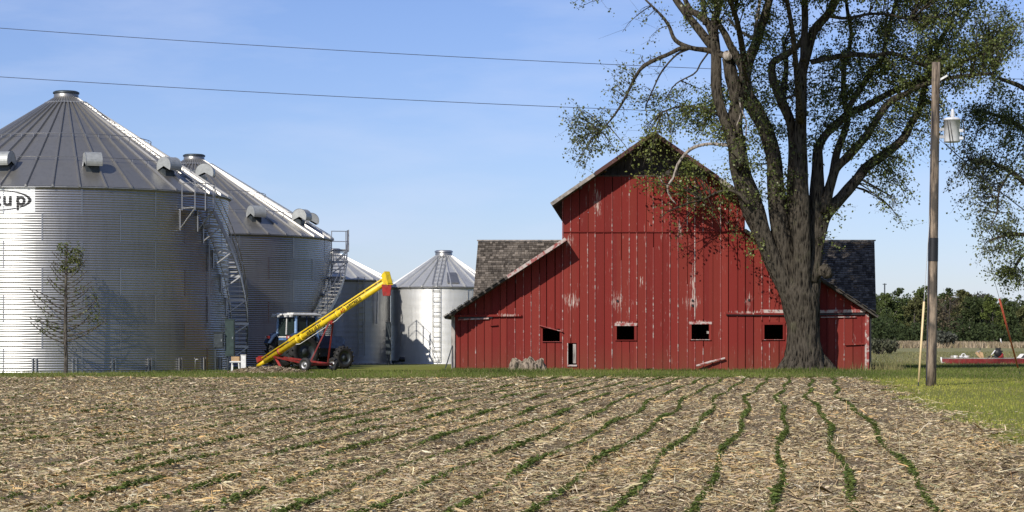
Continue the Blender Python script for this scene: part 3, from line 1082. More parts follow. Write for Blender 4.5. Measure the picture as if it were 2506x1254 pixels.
# side and rear walls close the building so that its inside is dark
LEN = 16.0
def wall_poly(pts, name='wall'):
    m = MB()
    m.add(pts, [tuple(range(len(pts)))])
    return m.build(name, M['barn'], BARN)
def back(px, py, d):
    return Vector((XB(px), YB + .03, ZB(py))) + SH * d
for px in (1106, 2127):
    t = roof_top(px) + THK - 1
    wall_poly([back(px, 912, 0), back(px, t, 0), back(px, t, 13), back(px, 912, 13)], 'side_wall')
for px in (1378, 1822):
    wall_poly([back(px, 640, 0), back(px, roof_top(px + (1 if px < 1600 else -1)) + THK - 1, 0), back(px, roof_top(px + (1 if px < 1600 else -1)) + THK - 1, LEN), back(px, 640, LEN)], 'side_wall')
wall_poly([back(1106, 912, 13), back(1106, 768, 13), back(1378, 600, 13), back(1822, 600, 13), back(2127, 770, 13), back(2127, 912, 13)], 'rear_wall')
wall_poly([back(1378, 620, LEN), back(1378, 495, LEN), back(1600, 334, LEN), back(1822, 495, LEN), back(1822, 620, LEN)], 'rear_wall')
# roofs: slabs that reach past the boards at the front
OV = 1.0
def slab(name, p0, p1, thk, d0, d1, mat):
    """roof slope from picture point p0 to p1 in the front plane, run from d0 in front to d1 behind"""
    m = MB()
    A, B = P(*p0, YB - d0), P(*p1, YB - d0)
    u = (B - A).normalized(); nrm = Vector((-u.z, 0, u.x))
    if nrm.z < 0:
        nrm = -nrm
    m.prism([A, B, B - nrm * thk, A - nrm * thk], SH * (d0 + d1))
    return m.build(name, M[mat], BARN)
slab('main_roof_slope', (1347, 498), (1600, 322), .13, OV, LEN + .5, 'roofdark')
slab('main_roof_slope', (1853, 498), (1600, 322), .13, OV, LEN + .5, 'roofdark')
slab('leanto_roof', (1086, 776), (1383, 583), .11, OV, 13.4, 'roofdark')
slab('leanto_roof', (2151, 773), (1824, 561), .11, .42, 13.4, 'roofdark')
def fascia(p0, p1, w, mat, lift=0.0, d=OV):
    m = MB()
    A, B = P(*p0, YB - d - .03), P(*p1, YB - d - .03)
    u = (B - A).normalized(); nrm = Vector((-u.z, 0, u.x))
    if nrm.z < 0:
        nrm = -nrm
    m.prism([A + nrm * (.025 + lift), B + nrm * (.025 + lift), B - nrm * (w - lift), A - nrm * (w - lift)], (0, .028, 0))
    return m.build('rake_board', M[mat], BARN)
fascia((1347, 498), (1452, 425.6), .12, 'roofgrey')
fascia((1455, 423), (1598, 323.5), .13, 'rakedark')
fascia((1602, 323.5), (1760, 433), .13, 'rakedark')
fascia((1765, 437), (1853, 498), .17, 'roofgrey')
fascia((1240, 676), (1383, 583), .12, 'trimpale')
fascia((1824, 561), (2100, 740), .08, 'roofdark', d=.42)
# ragged ends of the sheathing boards on the lean-to's lower edge
for i in range(9):
    px = 1090 + i * 17
    m = MB()
    A = P(px, roof_top(px) - .3, YB - OV)
    m.box(A + Vector((0, -.05, .02)), (.27, .16 + .1 * rb.random(), .03), Matrix.Rotation(-math.atan(.648), 3, 'Y'))
    m.build('roof_shingle', M['roofgrey' if i == 0 else 'roofdark'], BARN)
for i in range(6):
    px = 2040 + i * 19
    m = MB()
    m.box(P(px, roof_top(px) - .3, YB - .42) + Vector((0, -.05, .02)), (.29, .16 + .1 * rb.random(), .03), Matrix.Rotation(math.atan(.65), 3, 'Y'))
    m.build('roof_shingle', M['roofdark'], BARN)
# purlin ends and hay-hood beam under the gable
for px in (1420, 1480, 1540, 1660, 1720):
    m = MB()
    m.bar(Vector((XB(px), YB - OV + .1, ZB(roof_top(px) + 14))), Vector((XB(px), YB + .2, ZB(roof_top(px) + 14))), .10, .14)
    m.build('lookout', M['roofdark'], BARN)
m = MB(); m.bar(Vector((XB(1600), YB - .95, ZB(345))), Vector((XB(1600), YB + .5, ZB(345))), .14, .2); m.build('hay_beam', M['roofdark'], BARN)

# windows: frames round the openings, dark inside
def window(o, fl, fr, ft, fb, mats):
    h = holder('window', BARN, False)
    def pc(nm, x0, x1, y0, y1, mat, dep=.05):
        m = MB()
        m.box(((XB(x0) + XB(x1)) / 2, YB - dep + .01, (ZB(y0) + ZB(y1)) / 2), (XB(x1) - XB(x0), .06, ZB(y0) - ZB(y1)))
        m.build(nm, M[mat], h, local=True)
    if ft: pc('head_board', o[0] - fl - 1, o[1] + fr + 1, o[2] - ft, o[2], mats[0], .055)
    if fl: pc('frame_board', o[0] - fl, o[0], o[2], o[3] + 2, mats[1])
    if fr: pc('frame_board', o[1], o[1] + fr, o[2], o[3] + 2, mats[1])
    pc('sill', o[0] - 1, o[1] + 1, o[3], o[3] + fb, mats[2], .058)
    return h
window(openings[0], 0, 5, 0, 1.2, ('trimpale', 'barn', 'trimred'))
window(openings[1], 4, 6, 7, 1.8, ('trimpale', 'barn', 'barn'))
window(openings[2], 5, 6, 6, 1.4, ('trimpale', 'barn', 'trimpale'))
window(openings[3], 5, 4, 6, 1.4, ('barn', 'barn', 'trimred'))
m = MB(); m.bar(Vector((XB(1321), YB - .07, ZB(797))), Vector((XB(1377), YB - .07, ZB(812))), .04, .15, (0, -1, 0)); m.build('fallen_head_board', M['trimred'], BARN)
tag(bpy.data.objects['fallen_head_board'], 'head board hanging aslant over the window')
m = MB(); m.box((XB(1733), YB + .1, ZB(814)), (.11, .03, .11)); m.build('window_remnant', M['greyw'], BARN)
# low hatch with a plank across half of it
h = holder('hatch', BARN, False)
m = MB(); m.box((XB(1406), YB + .03, ZB(866)), (.13, .05, ZB(843) - ZB(890))); m.build('plank', M['greyw'], h, local=True)
m = MB(); m.box((XB(1389), YB - .04, ZB(868)), (.035, .05, ZB(840) - ZB(896))); m.build('jamb', M['trimpale'], h, local=True)
m = MB(); m.box((XB(1400), YB - .02, ZB(895)), (.42, .10, .07)); m.build('sill', M['trimpale'], h, local=True)
# sliding-door tracks, cleats and posts
def rail(x0, y0, x1, y1, hgt, mat, dep=.09, name='door_track'):
    m = MB()
    m.bar(Vector((XB(x0), YB - dep, ZB(y0))), Vector((XB(x1), YB - dep, ZB(y1))), hgt, .09, (0, -1, 0))
    return m.build(name, M[mat], BARN)
rail(1112, 774, 1276, 772, .09, 'barn')
rail(1122, 783, 1196, 779.5, .06, 'trimpale', .06, 'door_rail')
rail(1122, 779, 1205, 776.5, .09, 'black', .045, 'track_dark_strip')  # solid black bars draw the dark lines along the tracks
rail(1777, 767.5, 1925, 769, .08, 'barn')
rail(1777, 770.5, 1925, 772, .05, 'black', .06, 'track_dark_strip')
rail(1860, 762, 1925, 763, .14, 'trimpale', .075, 'track_board')
rail(2006, 763, 2117, 761, .13, 'trimpale', .08, 'track_board')
rail(2006, 770, 2117, 769, .07, 'black', .06, 'track_dark_strip')
rail(2008, 777, 2095, 776, .035, 'trimpale', .05, 'door_rail')
rail(2068, 844, 2118, 842, .05, 'barn', .06, 'cleat')
rail(1200, 797, 1218, 795.5, .05, 'barn', .06, 'cleat')
for (x, w, mat) in ((2121, .17, 'trimred'), (2130, .10, 'black'), (1109, .16, 'greyw')):
    m = MB(); m.box((XB(x), YB - .055 if x != 2130 else YB + .06, (ZB(768) + ZB(912)) / 2), (w, .06, ZB(770) - ZB(914))); m.build('corner_board', M[mat], BARN)
m = MB(); m.box((XB(2118), YB - .07, ZB(872)), (.07, .04, 1.1)); m.build('corner_strip', M['trimpale'], BARN)
for (x, y) in ((1511, 737), (1695, 736), (1695, 748), (1833, 735)):
    m = MB(); m.lathe([(.001, 0), (.055, 0), (.055, .02)], (XB(x), YB - .052, ZB(y)), (0, 1, 0), 8); m.build('knothole', M['black'], BARN)

# cross wing behind, its shingled slope facing the camera
YE, YR, YBK = 94.0, 99.5, 105.0
eL, eR = P(1155, 762, YE), P(2144, 759, YE)
rL, rR = P(1170, 591, YR), P(2140, 591, YR)
wing = MB()
wing.prism([eL, eR, rR, rL], (0, 0, -.10))
bkL, bkR = Vector((rL.x + .3, YBK, eL.z)), Vector((rR.x + .3, YBK, eR.z))
wing.prism([rL + Vector((0, .02, 0)), rR + Vector((0, .02, 0)), bkR, bkL], (0, 0, -.10))
wing_o = wing.build('wing_roof', M['roofdark'], BARN)
for (e, r, bk, nm) in ((eL, rL, bkL, 1), (eR, rR, bkR, -1)):
    ins = Vector((.35 * nm, .25, -.12))
    wall_poly([Vector((e.x + ins.x, e.y + .3, G0 - .1)), e + ins, r + Vector((.35 * nm, 0, -.14)), bk + Vector((.35 * nm, -.3, -.12)), Vector((bk.x + .35 * nm, bk.y - .3, G0 - .1))], 'wing_end_wall')
wall_poly([Vector((bkL.x + .4, YBK - .3, G0)), bkL + Vector((.4, -.3, -.1)), bkR + Vector((-.4, -.3, -.1)), Vector((bkR.x - .4, YBK - .3, G0))], 'wing_rear_wall')
sh = MB()
NC = 31
nrm = (eR - eL).cross(rL - eL).normalized()
if nrm.z < 0: nrm = -nrm
for c in range(NC):
    s0, s1 = (c - .12) / NC, (c + 1.0) / NC
    x = 0.0
    a0, b0 = eL.lerp(rL, s0), eR.lerp(rR, s0)
    a1, b1 = eL.lerp(rL, s1), eR.lerp(rR, s1)
    W = (b0 - a0).length
    x = -rb.random() * .12
    while x < W:
        w = rb.uniform(.09, .23)
        q0, q1 = max(0, x) / W, min(W, x + w - .012) / W
        x += w
        if q1 <= q0 or rb.random() < .012:
            continue
        th = rb.uniform(.018, .034)
        g = rb.choice([.07, .11, .15, .20, .27]) * rb.uniform(.8, 1.2)
        drop = rb.uniform(-.02, .02)
        p00, p01 = a0.lerp(b0, q0), a0.lerp(b0, q1)
        p10, p11 = a1.lerp(b1, q0), a1.lerp(b1, q1)
        dn = (p00 - p10).normalized() * drop
        lo, hi = nrm * (th + .012), nrm * .006
        sh.add([p00 + dn + lo, p01 + dn + lo, p11 + hi, p10 + hi, p00 + dn, p01 + dn], [(0, 1, 2, 3), (4, 5, 1, 0)], (g, g * .86, g * .70))
sh_o = sh.build('shingle_courses', M['shingle'], BARN)
sh_o['kind'] = 'stuff'
m = MB(); m.bar(rL + Vector((-.05, 0, .04)), rR + Vector((.05, 0, .04)), .16, .06); m.build('ridge_board', M['roofgrey'], BARN)

# ------------------------------------------------------------------ trees
def catmull(pts, n):
    """pts list of tuples -> smooth samples"""
    A = np.array(pts, float)
    A = np.vstack([2 * A[0] - A[1], A, 2 * A[-1] - A[-2]])
    out = []
    for i in range(1, len(A) - 2):
        for k in range(n):
            t = k / n
            p0, p1, p2, p3 = A[i - 1], A[i], A[i + 1], A[i + 2]
            out.append(.5 * ((2 * p1) + (p2 - p0) * t + (2 * p0 - 5 * p1 + 4 * p2 - p3) * t * t + (3 * p1 - p0 - 3 * p2 + p3) * t ** 3))
    out.append(A[-2])
    return np.array(out)

class Tree:
    def __init__(s, Y0, seed):
        s.Y0, s.wood, s.tw, s.dead = Y0, MB(), MB(), []
        s.nodes, s.nrad = [], []
        s.Q, s.C, s.thin = [], [], 1.0
        s.r = np.random.default_rng(seed)
    def limb(s, pts, y0=0.0, y1=0.0, n=9, dead=False, gnarl=.10, sub=4, ridge=0.0):
        """pts: (column, row, width in photo pixels); depth runs from y0 to y1 metres off the trunk"""
        A = catmull(pts, sub)
        d = np.concatenate([[0], np.cumsum(np.hypot(np.diff(A[:, 0]), np.diff(A[:, 1])))])
        d /= d[-1]
        P3, R = [], []
        for (px, py, w), t in zip(A, d):
            Y = s.Y0 + y0 + (y1 - y0) * t
            P3.append(P(px, py, Y))
            R.append(max(.010, w / 2 / FPX * Y))
        ph = s.r.random() * 6
        wob = lambda i, k: 1 + gnarl * math.sin(k * 2.1 + i * .9 + ph) * .6 + gnarl * math.sin(k * 5.0 + i * .35 + ph * 2) * .6 + ridge * math.sin(k * 2.9 + .5 * math.sin(i * .7) + ph)
        tgt = MB() if dead else s.wood
        tgt.tube(P3, R, n, True, wob=wob)
        if dead:
            s.dead.append(tgt)
        if not dead:
            for p, r in zip(P3, R):
                s.nodes.append(p); s.nrad.append(r)
        return P3
    def spray(s, px, py, rx, ry, nsub, ncl, yb=0.0, ys=1.4, nleaf=8, size=.088, droop=.10, cols=None, leafy=1.0, spread=.40):
        """leafy sub-branches in an oval of the crown; each grows from the nearest limb"""
        r = s.r
        N = np.array(s.nodes); NR = np.array(s.nrad)
        cols = cols or ((.088, .118, .030), (.175, .205, .055))
        if py > 0 and s.thin < 1:
            nsub = max(1, round(nsub * (s.thin * .72 if (py > 335 and px < 1870) else s.thin)))
        for _ in range(nsub):
            while True:
                a, b = r.uniform(-1, 1, 2)
                if a * a + b * b < 1: break
            Y = s.Y0 + yb + r.normal(0, ys)
            T = np.array(P(px + a * rx, py + b * ry, Y))
            dist = np.linalg.norm(N - T, axis=1) + (NR > .35) * .8 + np.maximum(0, N[:, 2] - T[2] - .5) * .15
            o = N[np.argmin(dist)]
            L = np.linalg.norm(T - o)
            mid = (o + T) / 2 + np.array([0, 0, .14 * L]) + r.normal(0, .09 * L, 3)
            ts = np.linspace(0, 1, 6)[:, None]
            path = (1 - ts) ** 2 * o + 2 * ts * (1 - ts) * mid + ts ** 2 * T
            path[-1, 2] -= droop
            rad = np.linspace(min(.035, .010 + .010 * L), .006, 6)
            s.tw.tube([tuple(p) for p in path], list(rad), 4, False)
            for c in range(ncl):
                f = r.uniform(.35, 1) ** .7
                k = f * 5; i = min(4, int(k))
                p = path[i] + (path[i + 1] - path[i]) * (k - i)
                e = p + r.normal(0, spread, 3) * np.array([1, 1, .8]) + np.array([0, 0, -droop])
                s.tw.tube([tuple(p), tuple((p + e) / 2 + r.normal(0, .03, 3)), tuple(e)], [.006, .005, .003], 3, False)
                if r.random() > leafy: continue
                nl = max(3, int(r.normal(nleaf, nleaf * .3)))
                tt = r.uniform(.15, 1.1, nl)[:, None]
                ce = p + (e - p) * tt + r.normal(0, .11 if spread > .2 else .05, (nl, 3))
                d = r.normal(0, 1, (nl, 3)); d[:, 2] -= .7
                d /= np.linalg.norm(d, axis=1, keepdims=True)
                q = np.cross(d, r.normal(0, 1, (nl, 3))); q /= np.linalg.norm(q, axis=1, keepdims=True) + 1e-9
                n_ = np.cross(d, q)
                l = (size * r.uniform(.6, 1.4, nl))[:, None]
                s.Q.append(np.stack([ce, ce + d * l * .5 + q * l * .48 + n_ * l * .12, ce + d * l * 1.1, ce + d * l * .5 - q * l * .48 + n_ * l * .12], 1))
                g = r.random((nl, 1))
                s.C.append((np.array(cols[0]) * (1 - g) + np.array(cols[1]) * g) * r.uniform(.75, 1.25, (nl, 1)))
    def finish(s, name, label, bark_m, group=None, leaf_m='leaf'):
        b = P(0, 0, s.Y0)
        t = thing(name, label, 'tree', (s.nodes[0].x, s.Y0, float(gz(s.Y0))), 0, group)
        s.wood.build('trunk', M[bark_m], t, True)
        if s.tw.v: s.tw.build('twigs', M[bark_m], t)['kind'] = 'stuff'
        for d in s.dead: d.build('dead_limb', M['deadwood'], t, True)
        V, F, C = pieces(np.concatenate(s.Q), np.concatenate(s.C))
        place('crown', np_mesh('crown', V, F, M[leaf_m], C), t)
        return t

T1 = Tree(87.0, 3)
T1.thin = .66
# trunk with root flare
T1.limb([(1966, 922, 132), (1966, 908, 112), (1967, 890, 98), (1967, 865, 92), (1966, 835, 80), (1966, 795, 78), (1963, 755, 84), (1957, 715, 84), (1956, 685, 56), (1956, 660, 26)], 1.6, 1.3, 56, gnarl=.04, ridge=.05)
for (x1, w, yy) in ((1911, 24, -.3), (1936, 30, -.65), (1974, 30, -.75), (2006, 28, -.55), (2036, 22, -.2), (1926, 24, .3)):
    T1.limb([(1966 + (x1 - 1966) * .42, 838, w * .7), (1966 + (x1 - 1966) * .62, 875, w), (x1, 904, w * .9), (x1 + (x1 - 1966) * .22, 918, w * .6)], 1.6 + yy * .55, 1.6 + yy, 12, ridge=.08)
# main stems
T1.limb([(1957, 775, 64), (1929, 712, 50), (1893, 640, 46), (1864, 570, 45), (1839, 500, 52), (1815, 430, 46), (1802, 360, 42), (1798, 300, 38), (1804, 250, 33), (1790, 185, 30), (1780, 142, 27)], 1.5, .5, 22, ridge=.05)
T1.limb([(1812, 410, 30), (1786, 330, 27), (1762, 260, 26), (1753, 207, 26), (1752, 128, 24), (1746, 64, 22), (1757, 25, 19), (1770, -40, 16), (1790, -130, 11)], .3, 1.2, 10)
T1.limb([(1750, 120, 22), (1723, 89, 22), (1698, 57, 20), (1672, 25, 18), (1648, -10, 14), (1610, -70, 9)], .8, 1.8, 9)
T1.limb([(1748, 95, 20), (1730, 55, 18), (1708, 36, 17), (1690, 25, 14), (1668, -20, 10)], .9, 1.6, 9)
T1.limb([(1726, 60, 14), (1722, 20, 12), (1716, -30, 9)], 1.0, 1.4, 8)
T1.limb([(1955, 745, 50), (1930, 650, 46), (1910, 560, 45), (1900, 470, 42), (1893, 383, 38), (1874, 319, 37), (1850, 271, 36), (1829, 236, 36), (1822, 196, 32), (1832, 153, 26), (1851, 105, 22), (1864, 64, 20), (1883, 0, 18), (1905, -80, 13)], 1.5, .5, 20, ridge=.05)
T1.limb([(1824, 200, 28), (1817, 164, 22), (1787, 112, 19), (1774, 83, 17), (1758, 60, 14)], .4, -.2, 9)
T1.limb([(1964, 745, 54), (1963, 660, 46), (1961, 560, 42), (1960, 470, 37), (1958, 383, 31), (1960, 287, 28), (1962, 191, 26), (1968, 153, 25), (1981, 108, 22), (1993, 73, 21), (2029, 32, 20), (2052, -10, 17), (2090, -80, 11)], 1.2, -1.2, 20, ridge=.05)
T1.limb([(1966, 150, 18), (1968, 96, 17), (1970, 32, 16), (1968, -20, 14), (1960, -100, 9)], -1.1, -.6, 9)
T1.limb([(1952, 600, 46), (1943, 500, 36), (1942, 420, 30), (1942, 351, 25), (1936, 303, 24), (1911, 246, 23), (1892, 195, 20), (1891, 156, 18), (1914, 140, 17), (1946, 118, 15), (1964, 100, 12)], 1.6, -.6, 14)
T1.limb([(1913, 250, 17), (1920, 207, 16), (1924, 160, 13), (1918, 110, 9)], .3, .9, 8)
T1.limb([(1980, 740, 50), (1989, 660, 44), (1995, 547, 38), (1998, 481, 36), (2001, 405, 28), (2003, 362, 23), (2022, 329, 20), (2051, 300, 20), (2080, 277, 19), (2115, 262, 17), (2163, 236, 16), (2201, 217, 15), (2249, 201, 14), (2330, 165, 11), (2420, 120, 8)], 1.4, .9, 18, ridge=.05)
T1.limb([(2073, 280, 16), (2086, 246, 15), (2105, 220, 15), (2127, 182, 14), (2156, 150, 13), (2166, 112, 12), (2172, 80, 11), (2188, 25, 10), (2200, -30, 8)], .4, 1.4, 8)
T1.limb([(2015, 500, 24), (2035, 440, 20), (2048, 376, 19), (2073, 300, 17), (2065, 239, 14), (2064, 191, 12), (2068, 150, 12), (2078, 121, 11), (2083, 83, 10), (2076, 41, 9), (2068, -20, 7)], 1.4, 1.8, 9)
T1.limb([(1985, 152, 14), (2029, 143, 13), (2080, 134, 13), (2137, 137, 12), (2185, 131, 11), (2249, 156, 9), (2320, 170, 6)], -1.0, .3, 8)
T1.limb([(2022, 40, 9), (2073, 45, 8), (2127, 35, 7), (2172, 36, 6), (2230, 50, 4)], -1.3, -.9, 7)
T1.limb([(2012, 520, 30), (2028, 470, 25), (2045, 415, 22), (2070, 389, 21), (2099, 357, 20), (2121, 332, 20), (2143, 297, 18), (2163, 268, 17), (2182, 246, 16), (2217, 230, 14), (2249, 212, 13), (2330, 190, 10), (2430, 180, 7)], 1.2, -.4, 12)
T1.limb([(1982, 690, 42), (2000, 590, 34), (2022, 525, 30), (2057, 486, 28), (2092, 446, 26), (2123, 407, 24), (2167, 376, 22), (2210, 340, 20), (2228, 306, 18), (2249, 270, 17), (2260, 225, 15), (2275, 170, 13), (2305, 95, 11), (2345, 20, 8)], 1.2, 2.2, 18, ridge=.05)
T1.limb([(2040, 420, 18), (2030, 470, 18), (2018, 540, 18)], 1.3, 1.2, 8)
T1.limb([(1996, 668, 26), (2014, 664, 29), (2026, 666, 31), (2034, 664, 22)], 1.2, .9, 12, gnarl=.22)
# limbs of the near side of the crown, which leave the view at the top
T1.limb([(1829, 240, 22), (1822, 150, 16), (1800, 40, 12), (1760, -70, 8), (1720, -130, 5)], -.3, -8.5, 9)
T1.limb([(1960, 300, 18), (1948, 160, 14), (1930, 20, 11), (1895, -120, 8), (1850, -200, 5)], -.8, -8.0, 9)
# drooping left limbs
T1.limb([(1782, 140, 17), (1736, 124, 15), (1691, 118, 12), (1653, 99, 10), (1637, 64, 8), (1621, 41, 7), (1586, 6, 5), (1560, -20, 4)], .5, 2.4, 8)
T1.limb([(1720, 122, 12), (1672, 118, 11), (1634, 134, 10), (1580, 159, 10), (1557, 185, 8), (1541, 217, 7), (1525, 249, 6), (1500, 287, 5), (1470, 322, 4)], .8, 3.0, 8)
T1.limb([(1690, 118, 6), (1655, 135, 5), (1620, 175, 4.5), (1600, 215, 4), (1580, 260, 3)], 1.0, 2.6, 6)
T1.limb([(1735, 127, 5), (1715, 155, 4), (1700, 180, 4), (1655, 205, 3), (1630, 240, 2.5)], .6, 2.2, 6)
T1.limb([(1800, 330, 14), (1770, 290, 10), (1720, 265, 7), (1660, 262, 5), (1620, 275, 4)], .4, 2.0, 7)
T1.limb([(1835, 500, 12), (1800, 470, 8), (1760, 470, 6), (1720, 490, 4)], .3, 1.3, 7)
# pale dead limbs
T1.limb([(1806, 357, 10), (1777, 355, 9), (1731, 353, 8), (1690, 366, 8), (1662, 397, 7), (1652, 422, 6), (1646, 438, 6), (1634, 458, 5), (1639, 481, 4), (1655, 500, 3)], .4, 1.2, 7, True)
T1.limb([(1634, 458, 4), (1620, 445, 3), (1606, 428, 2)], 1.1, 1.2, 6, True)
T1.limb([(1846, 96, 9), (1838, 92, 8), (1806, 73, 7), (1781, 45, 5)], .4, -.3, 7, True)
T1.limb([(1845, 100, 9), (1851, 57, 8), (1860, 0, 8), (1866, -40, 6)], .3, .2, 7, True)
T1.limb([(1810, 240, 4), (1812, 280, 3), (1802, 310, 2.5)], -.2, -.4, 6, True)
T1.limb([(1815, 270, 4), (1826, 300, 3), (1825, 335, 2.5)], -.2, -.4, 6, True)
T1.limb([(1781, 140, 24), (1780, 136, 24)], .48, .10, 10, True)
# foliage
LIGHT = ((.135, .175, .040), (.26, .28, .075))
GREY = ((.10, .125, .052), (.185, .205, .095))
for a in ((1440, 295, 60, 45, 22, 7, 2.9, .6, 8, .090, .12, GREY), (1425, 355, 42, 60, 22, 7, 2.8, .6, 9, .090, .12, GREY), (1480, 385, 45, 30, 8, 5, 2.4, .5),
          (1535, 205, 55, 55, 16, 5, 2.4, .6, 6, .09, .1, GREY), (1600, 90, 80, 70, 18, 5, 2.0, .6, 4, .09, .1, GREY, .7), (1570, 270, 60, 50, 15, 5, 2.6, .6, 5, .09, .1, GREY, .75),
          (1660, 190, 60, 60, 4, 4, 1.6, .6, 4, .09, .1, GREY, .6),
          (1690, 265, 95, 48, 46, 8, 2.4, .9), (1760, 250, 60, 60, 26, 8, 1.6, .8), (1650, 305, 60, 25, 12, 7, 1.4, .6),
          (1620, 375, 80, 45, 34, 8, 1.2, .3, 8, .090, .1, LIGHT), (1570, 420, 50, 35, 14, 6, 1.2, .3, 8, .090, .1, LIGHT), (1690, 430, 90, 60, 17, 6, 1.2, .3),
          (1640, 500, 90, 50, 9, 5, 1.3, .3), (1740, 500, 80, 60, 14, 5, 1.2, .3), (1800, 470, 45, 70, 18, 7, 1.0, .4, 8, .090, .1, LIGHT),
          (1640, 590, 14, 30, 2, 5, 1.3, .3), (1825, 605, 35, 32, 9, 6, .8, .4, 8, .090, .1, LIGHT), (1780, 560, 40, 40, 5, 5, 1.1, .4),
          (1740, 330, 60, 40, 22, 8, 1.2, .6, 8, .090, .1, LIGHT), (1850, 330, 50, 80, 22, 8, .8, .8), (1870, 430, 40, 60, 14, 8, 1.0, .6), (1930, 480, 50, 80, 16, 8, 1.2, .7),
          (1780, 20, 60, 40, 14, 7, 1, .8), (1700, 30, 60, 40, 8, 6, 1.3, .8), (1890, 90, 50, 70, 26, 8, .6, .8), (1880, 200, 40, 50, 16, 8, .8, .7), (1830, 60, 40, 50, 8, 6, .4, .8),
          (1990, 200, 50, 80, 24, 8, .8, .8), (1990, 320, 40, 70, 20, 8, 1.0, .7), (2030, 90, 60, 60, 16, 7, .2, .8), (2090, 190, 60, 60, 28, 8, .8, .9), (2080, 90, 50, 60, 10, 6, .4, .8),
          (2140, 70, 60, 60, 16, 7, .5, .9), (2060, 250, 60, 50, 18, 8, .9, .7), (2100, 330, 70, 50, 24, 8, .8, .8), (2160, 190, 60, 50, 30, 8, .5, .9), (2150, 340, 50, 50, 18, 8, .7, .8),
          (2230, 60, 80, 70, 60, 9, .3, 1.1), (2250, 160, 70, 50, 46, 9, .3, 1.0), (2330, 60, 90, 70, 80, 9, .3, 1.2), (2370, 150, 90, 60, 80, 9, .4, 1.2), (2450, 70, 80, 80, 70, 9, .5, 1.2),
          (2200, 290, 50, 50, 16, 8, 1.2, .8), (2190, 400, 50, 40, 18, 8, 1.6, .7), (2205, 470, 40, 45, 16, 7, 1.7, .5, 8, .090, .2), (2130, 420, 60, 30, 10, 6, 1.2, .6), (2215, 545, 18, 28, 4, 5, 1.8, .3, 8, .08, .2),
          (2060, 520, 30, 30, 4, 5, .6, .4), (2035, 580, 18, 16, 3, 4, .2, .3), (2230, 240, 40, 50, 16, 8, .8, .8), (2290, 330, 40, 60, 16, 8, 1.6, .7), (2300, 230, 40, 60, 24, 9, 1.0, .8),
          (1400, 12, 16, 8, 3, 4, 2.4, .2),
          (2020, 210, 60, 90, 18, 8, 1.5, .9), (2090, 260, 110, 90, 34, 8, 1.8, 1.0), (2140, 110, 90, 80, 26, 8, 1.6, 1.0), (1950, 60, 90, 60, 22, 8, 1.4, 1.0), (2210, 170, 80, 80, 30, 8, 1.6, 1.0), (1900, 280, 60, 80, 16, 8, 1.8, .8),
          (1800, -80, 150, 60, 50, 9, -.5, 1.6, 16, .10), (2050, -70, 160, 60, 60, 9, -.5, 1.8, 16, .10), (2300, -60, 160, 60, 60, 9, .4, 1.6, 16, .10),
          # the crown's near side, above the view, which shades the stems
          (1830, -150, 130, 90, 60, 9, -4.0, 1.4, 18, .11), (1960, -190, 120, 100, 40, 9, -4.5, 1.5, 18, .11), (1800, -60, 70, 40, 24, 8, -4.2, .8, 14, .10), (1900, -330, 170, 90, 60, 9, -4.0, 1.8, 18, .11), (2100, -240, 140, 100, 22, 9, -3.0, 1.6, 18, .11),
          (1710, -90, 110, 60, 46, 9, -8.0, 1.2, 16, .10), (1820, -130, 120, 70, 56, 9, -7.5, 1.3, 16, .10), (1900, -160, 90, 80, 30, 9, -7.0, 1.4, 16, .10), (1760, -230, 160, 80, 50, 9, -7.5, 1.5, 18, .11),
          (1835, 250, 50, 60, 12, 8, -3.0, .5), (1880, 120, 60, 80, 10, 8, -3.2, .6), (1840, 380, 40, 60, 9, 7, -2.8, .4)):
    T1.spray(*a)
T1.finish('maple_tree', 'huge old many-stemmed maple standing in front of the red barn', 'bark')

# neighbouring tree whose trunk stands just past the right edge of the view
T2 = Tree(92.0, 8)
T2.thin = .62
T2.limb([(2660, 925, 90), (2660, 880, 64), (2655, 800, 56), (2650, 700, 52), (2645, 600, 48), (2640, 480, 44), (2640, 360, 36), (2645, 220, 26), (2650, 60, 16)], 0, 0, 14)
T2.limb([(2645, 610, 26), (2590, 540, 20), (2530, 470, 16), (2480, 425, 12), (2430, 400, 9), (2370, 390, 6)], 0, -1.2, 9)
T2.limb([(2642, 500, 24), (2580, 400, 18), (2520, 330, 14), (2460, 290, 10), (2390, 270, 7)], 0, .5, 9)
T2.limb([(2640, 400, 22), (2580, 290, 16), (2510, 220, 12), (2440, 190, 8)], 0, -.6, 8)
T2.limb([(2648, 700, 20), (2590, 620, 15), (2530, 580, 11), (2470, 575, 8), (2420, 590, 5)], 0, -.8, 8)
T2.limb([(2648, 640, 18), (2570, 600, 13), (2510, 620, 9), (2480, 660, 6)], 0, .6, 8)
T2.limb([(2470, 425, 7), (2445, 470, 5), (2440, 520, 4), (2425, 550, 3)], -.9, -1.3, 6)
for a in ((2450, 270, 70, 70, 60, 9, 0, 1.0), (2380, 300, 50, 60, 30, 8, -.2, .9), (2380, 400, 55, 60, 30, 8, -.6, .8, 8, .090, .12, GREY), (2450, 420, 60, 60, 40, 9, -.3, .9, 8, .090, .12, GREY), (2360, 470, 45, 40, 14, 7, -.9, .6, 7, .090, .15, GREY),
          (2440, 520, 55, 50, 30, 8, -.6, .7, 8, .090, .12, GREY), (2480, 600, 35, 50, 26, 8, -.2, .7), (2425, 600, 30, 30, 9, 6, -.7, .5, 7, .090, .12, GREY), (2475, 680, 32, 38, 24, 8, .2, .6), (2500, 340, 40, 90, 30, 8, .2, .9),
          (2560, 300, 60, 150, 40, 8, 0, 1.5), (2580, 520, 60, 100, 30, 8, 0, 1.5), (2440, 655, 16, 22, 5, 6, -.3, .3)):
    T2.spray(*a)
T2.finish('shade_tree', 'leafy tree reaching in from the right edge behind the utility pole', 'bark')

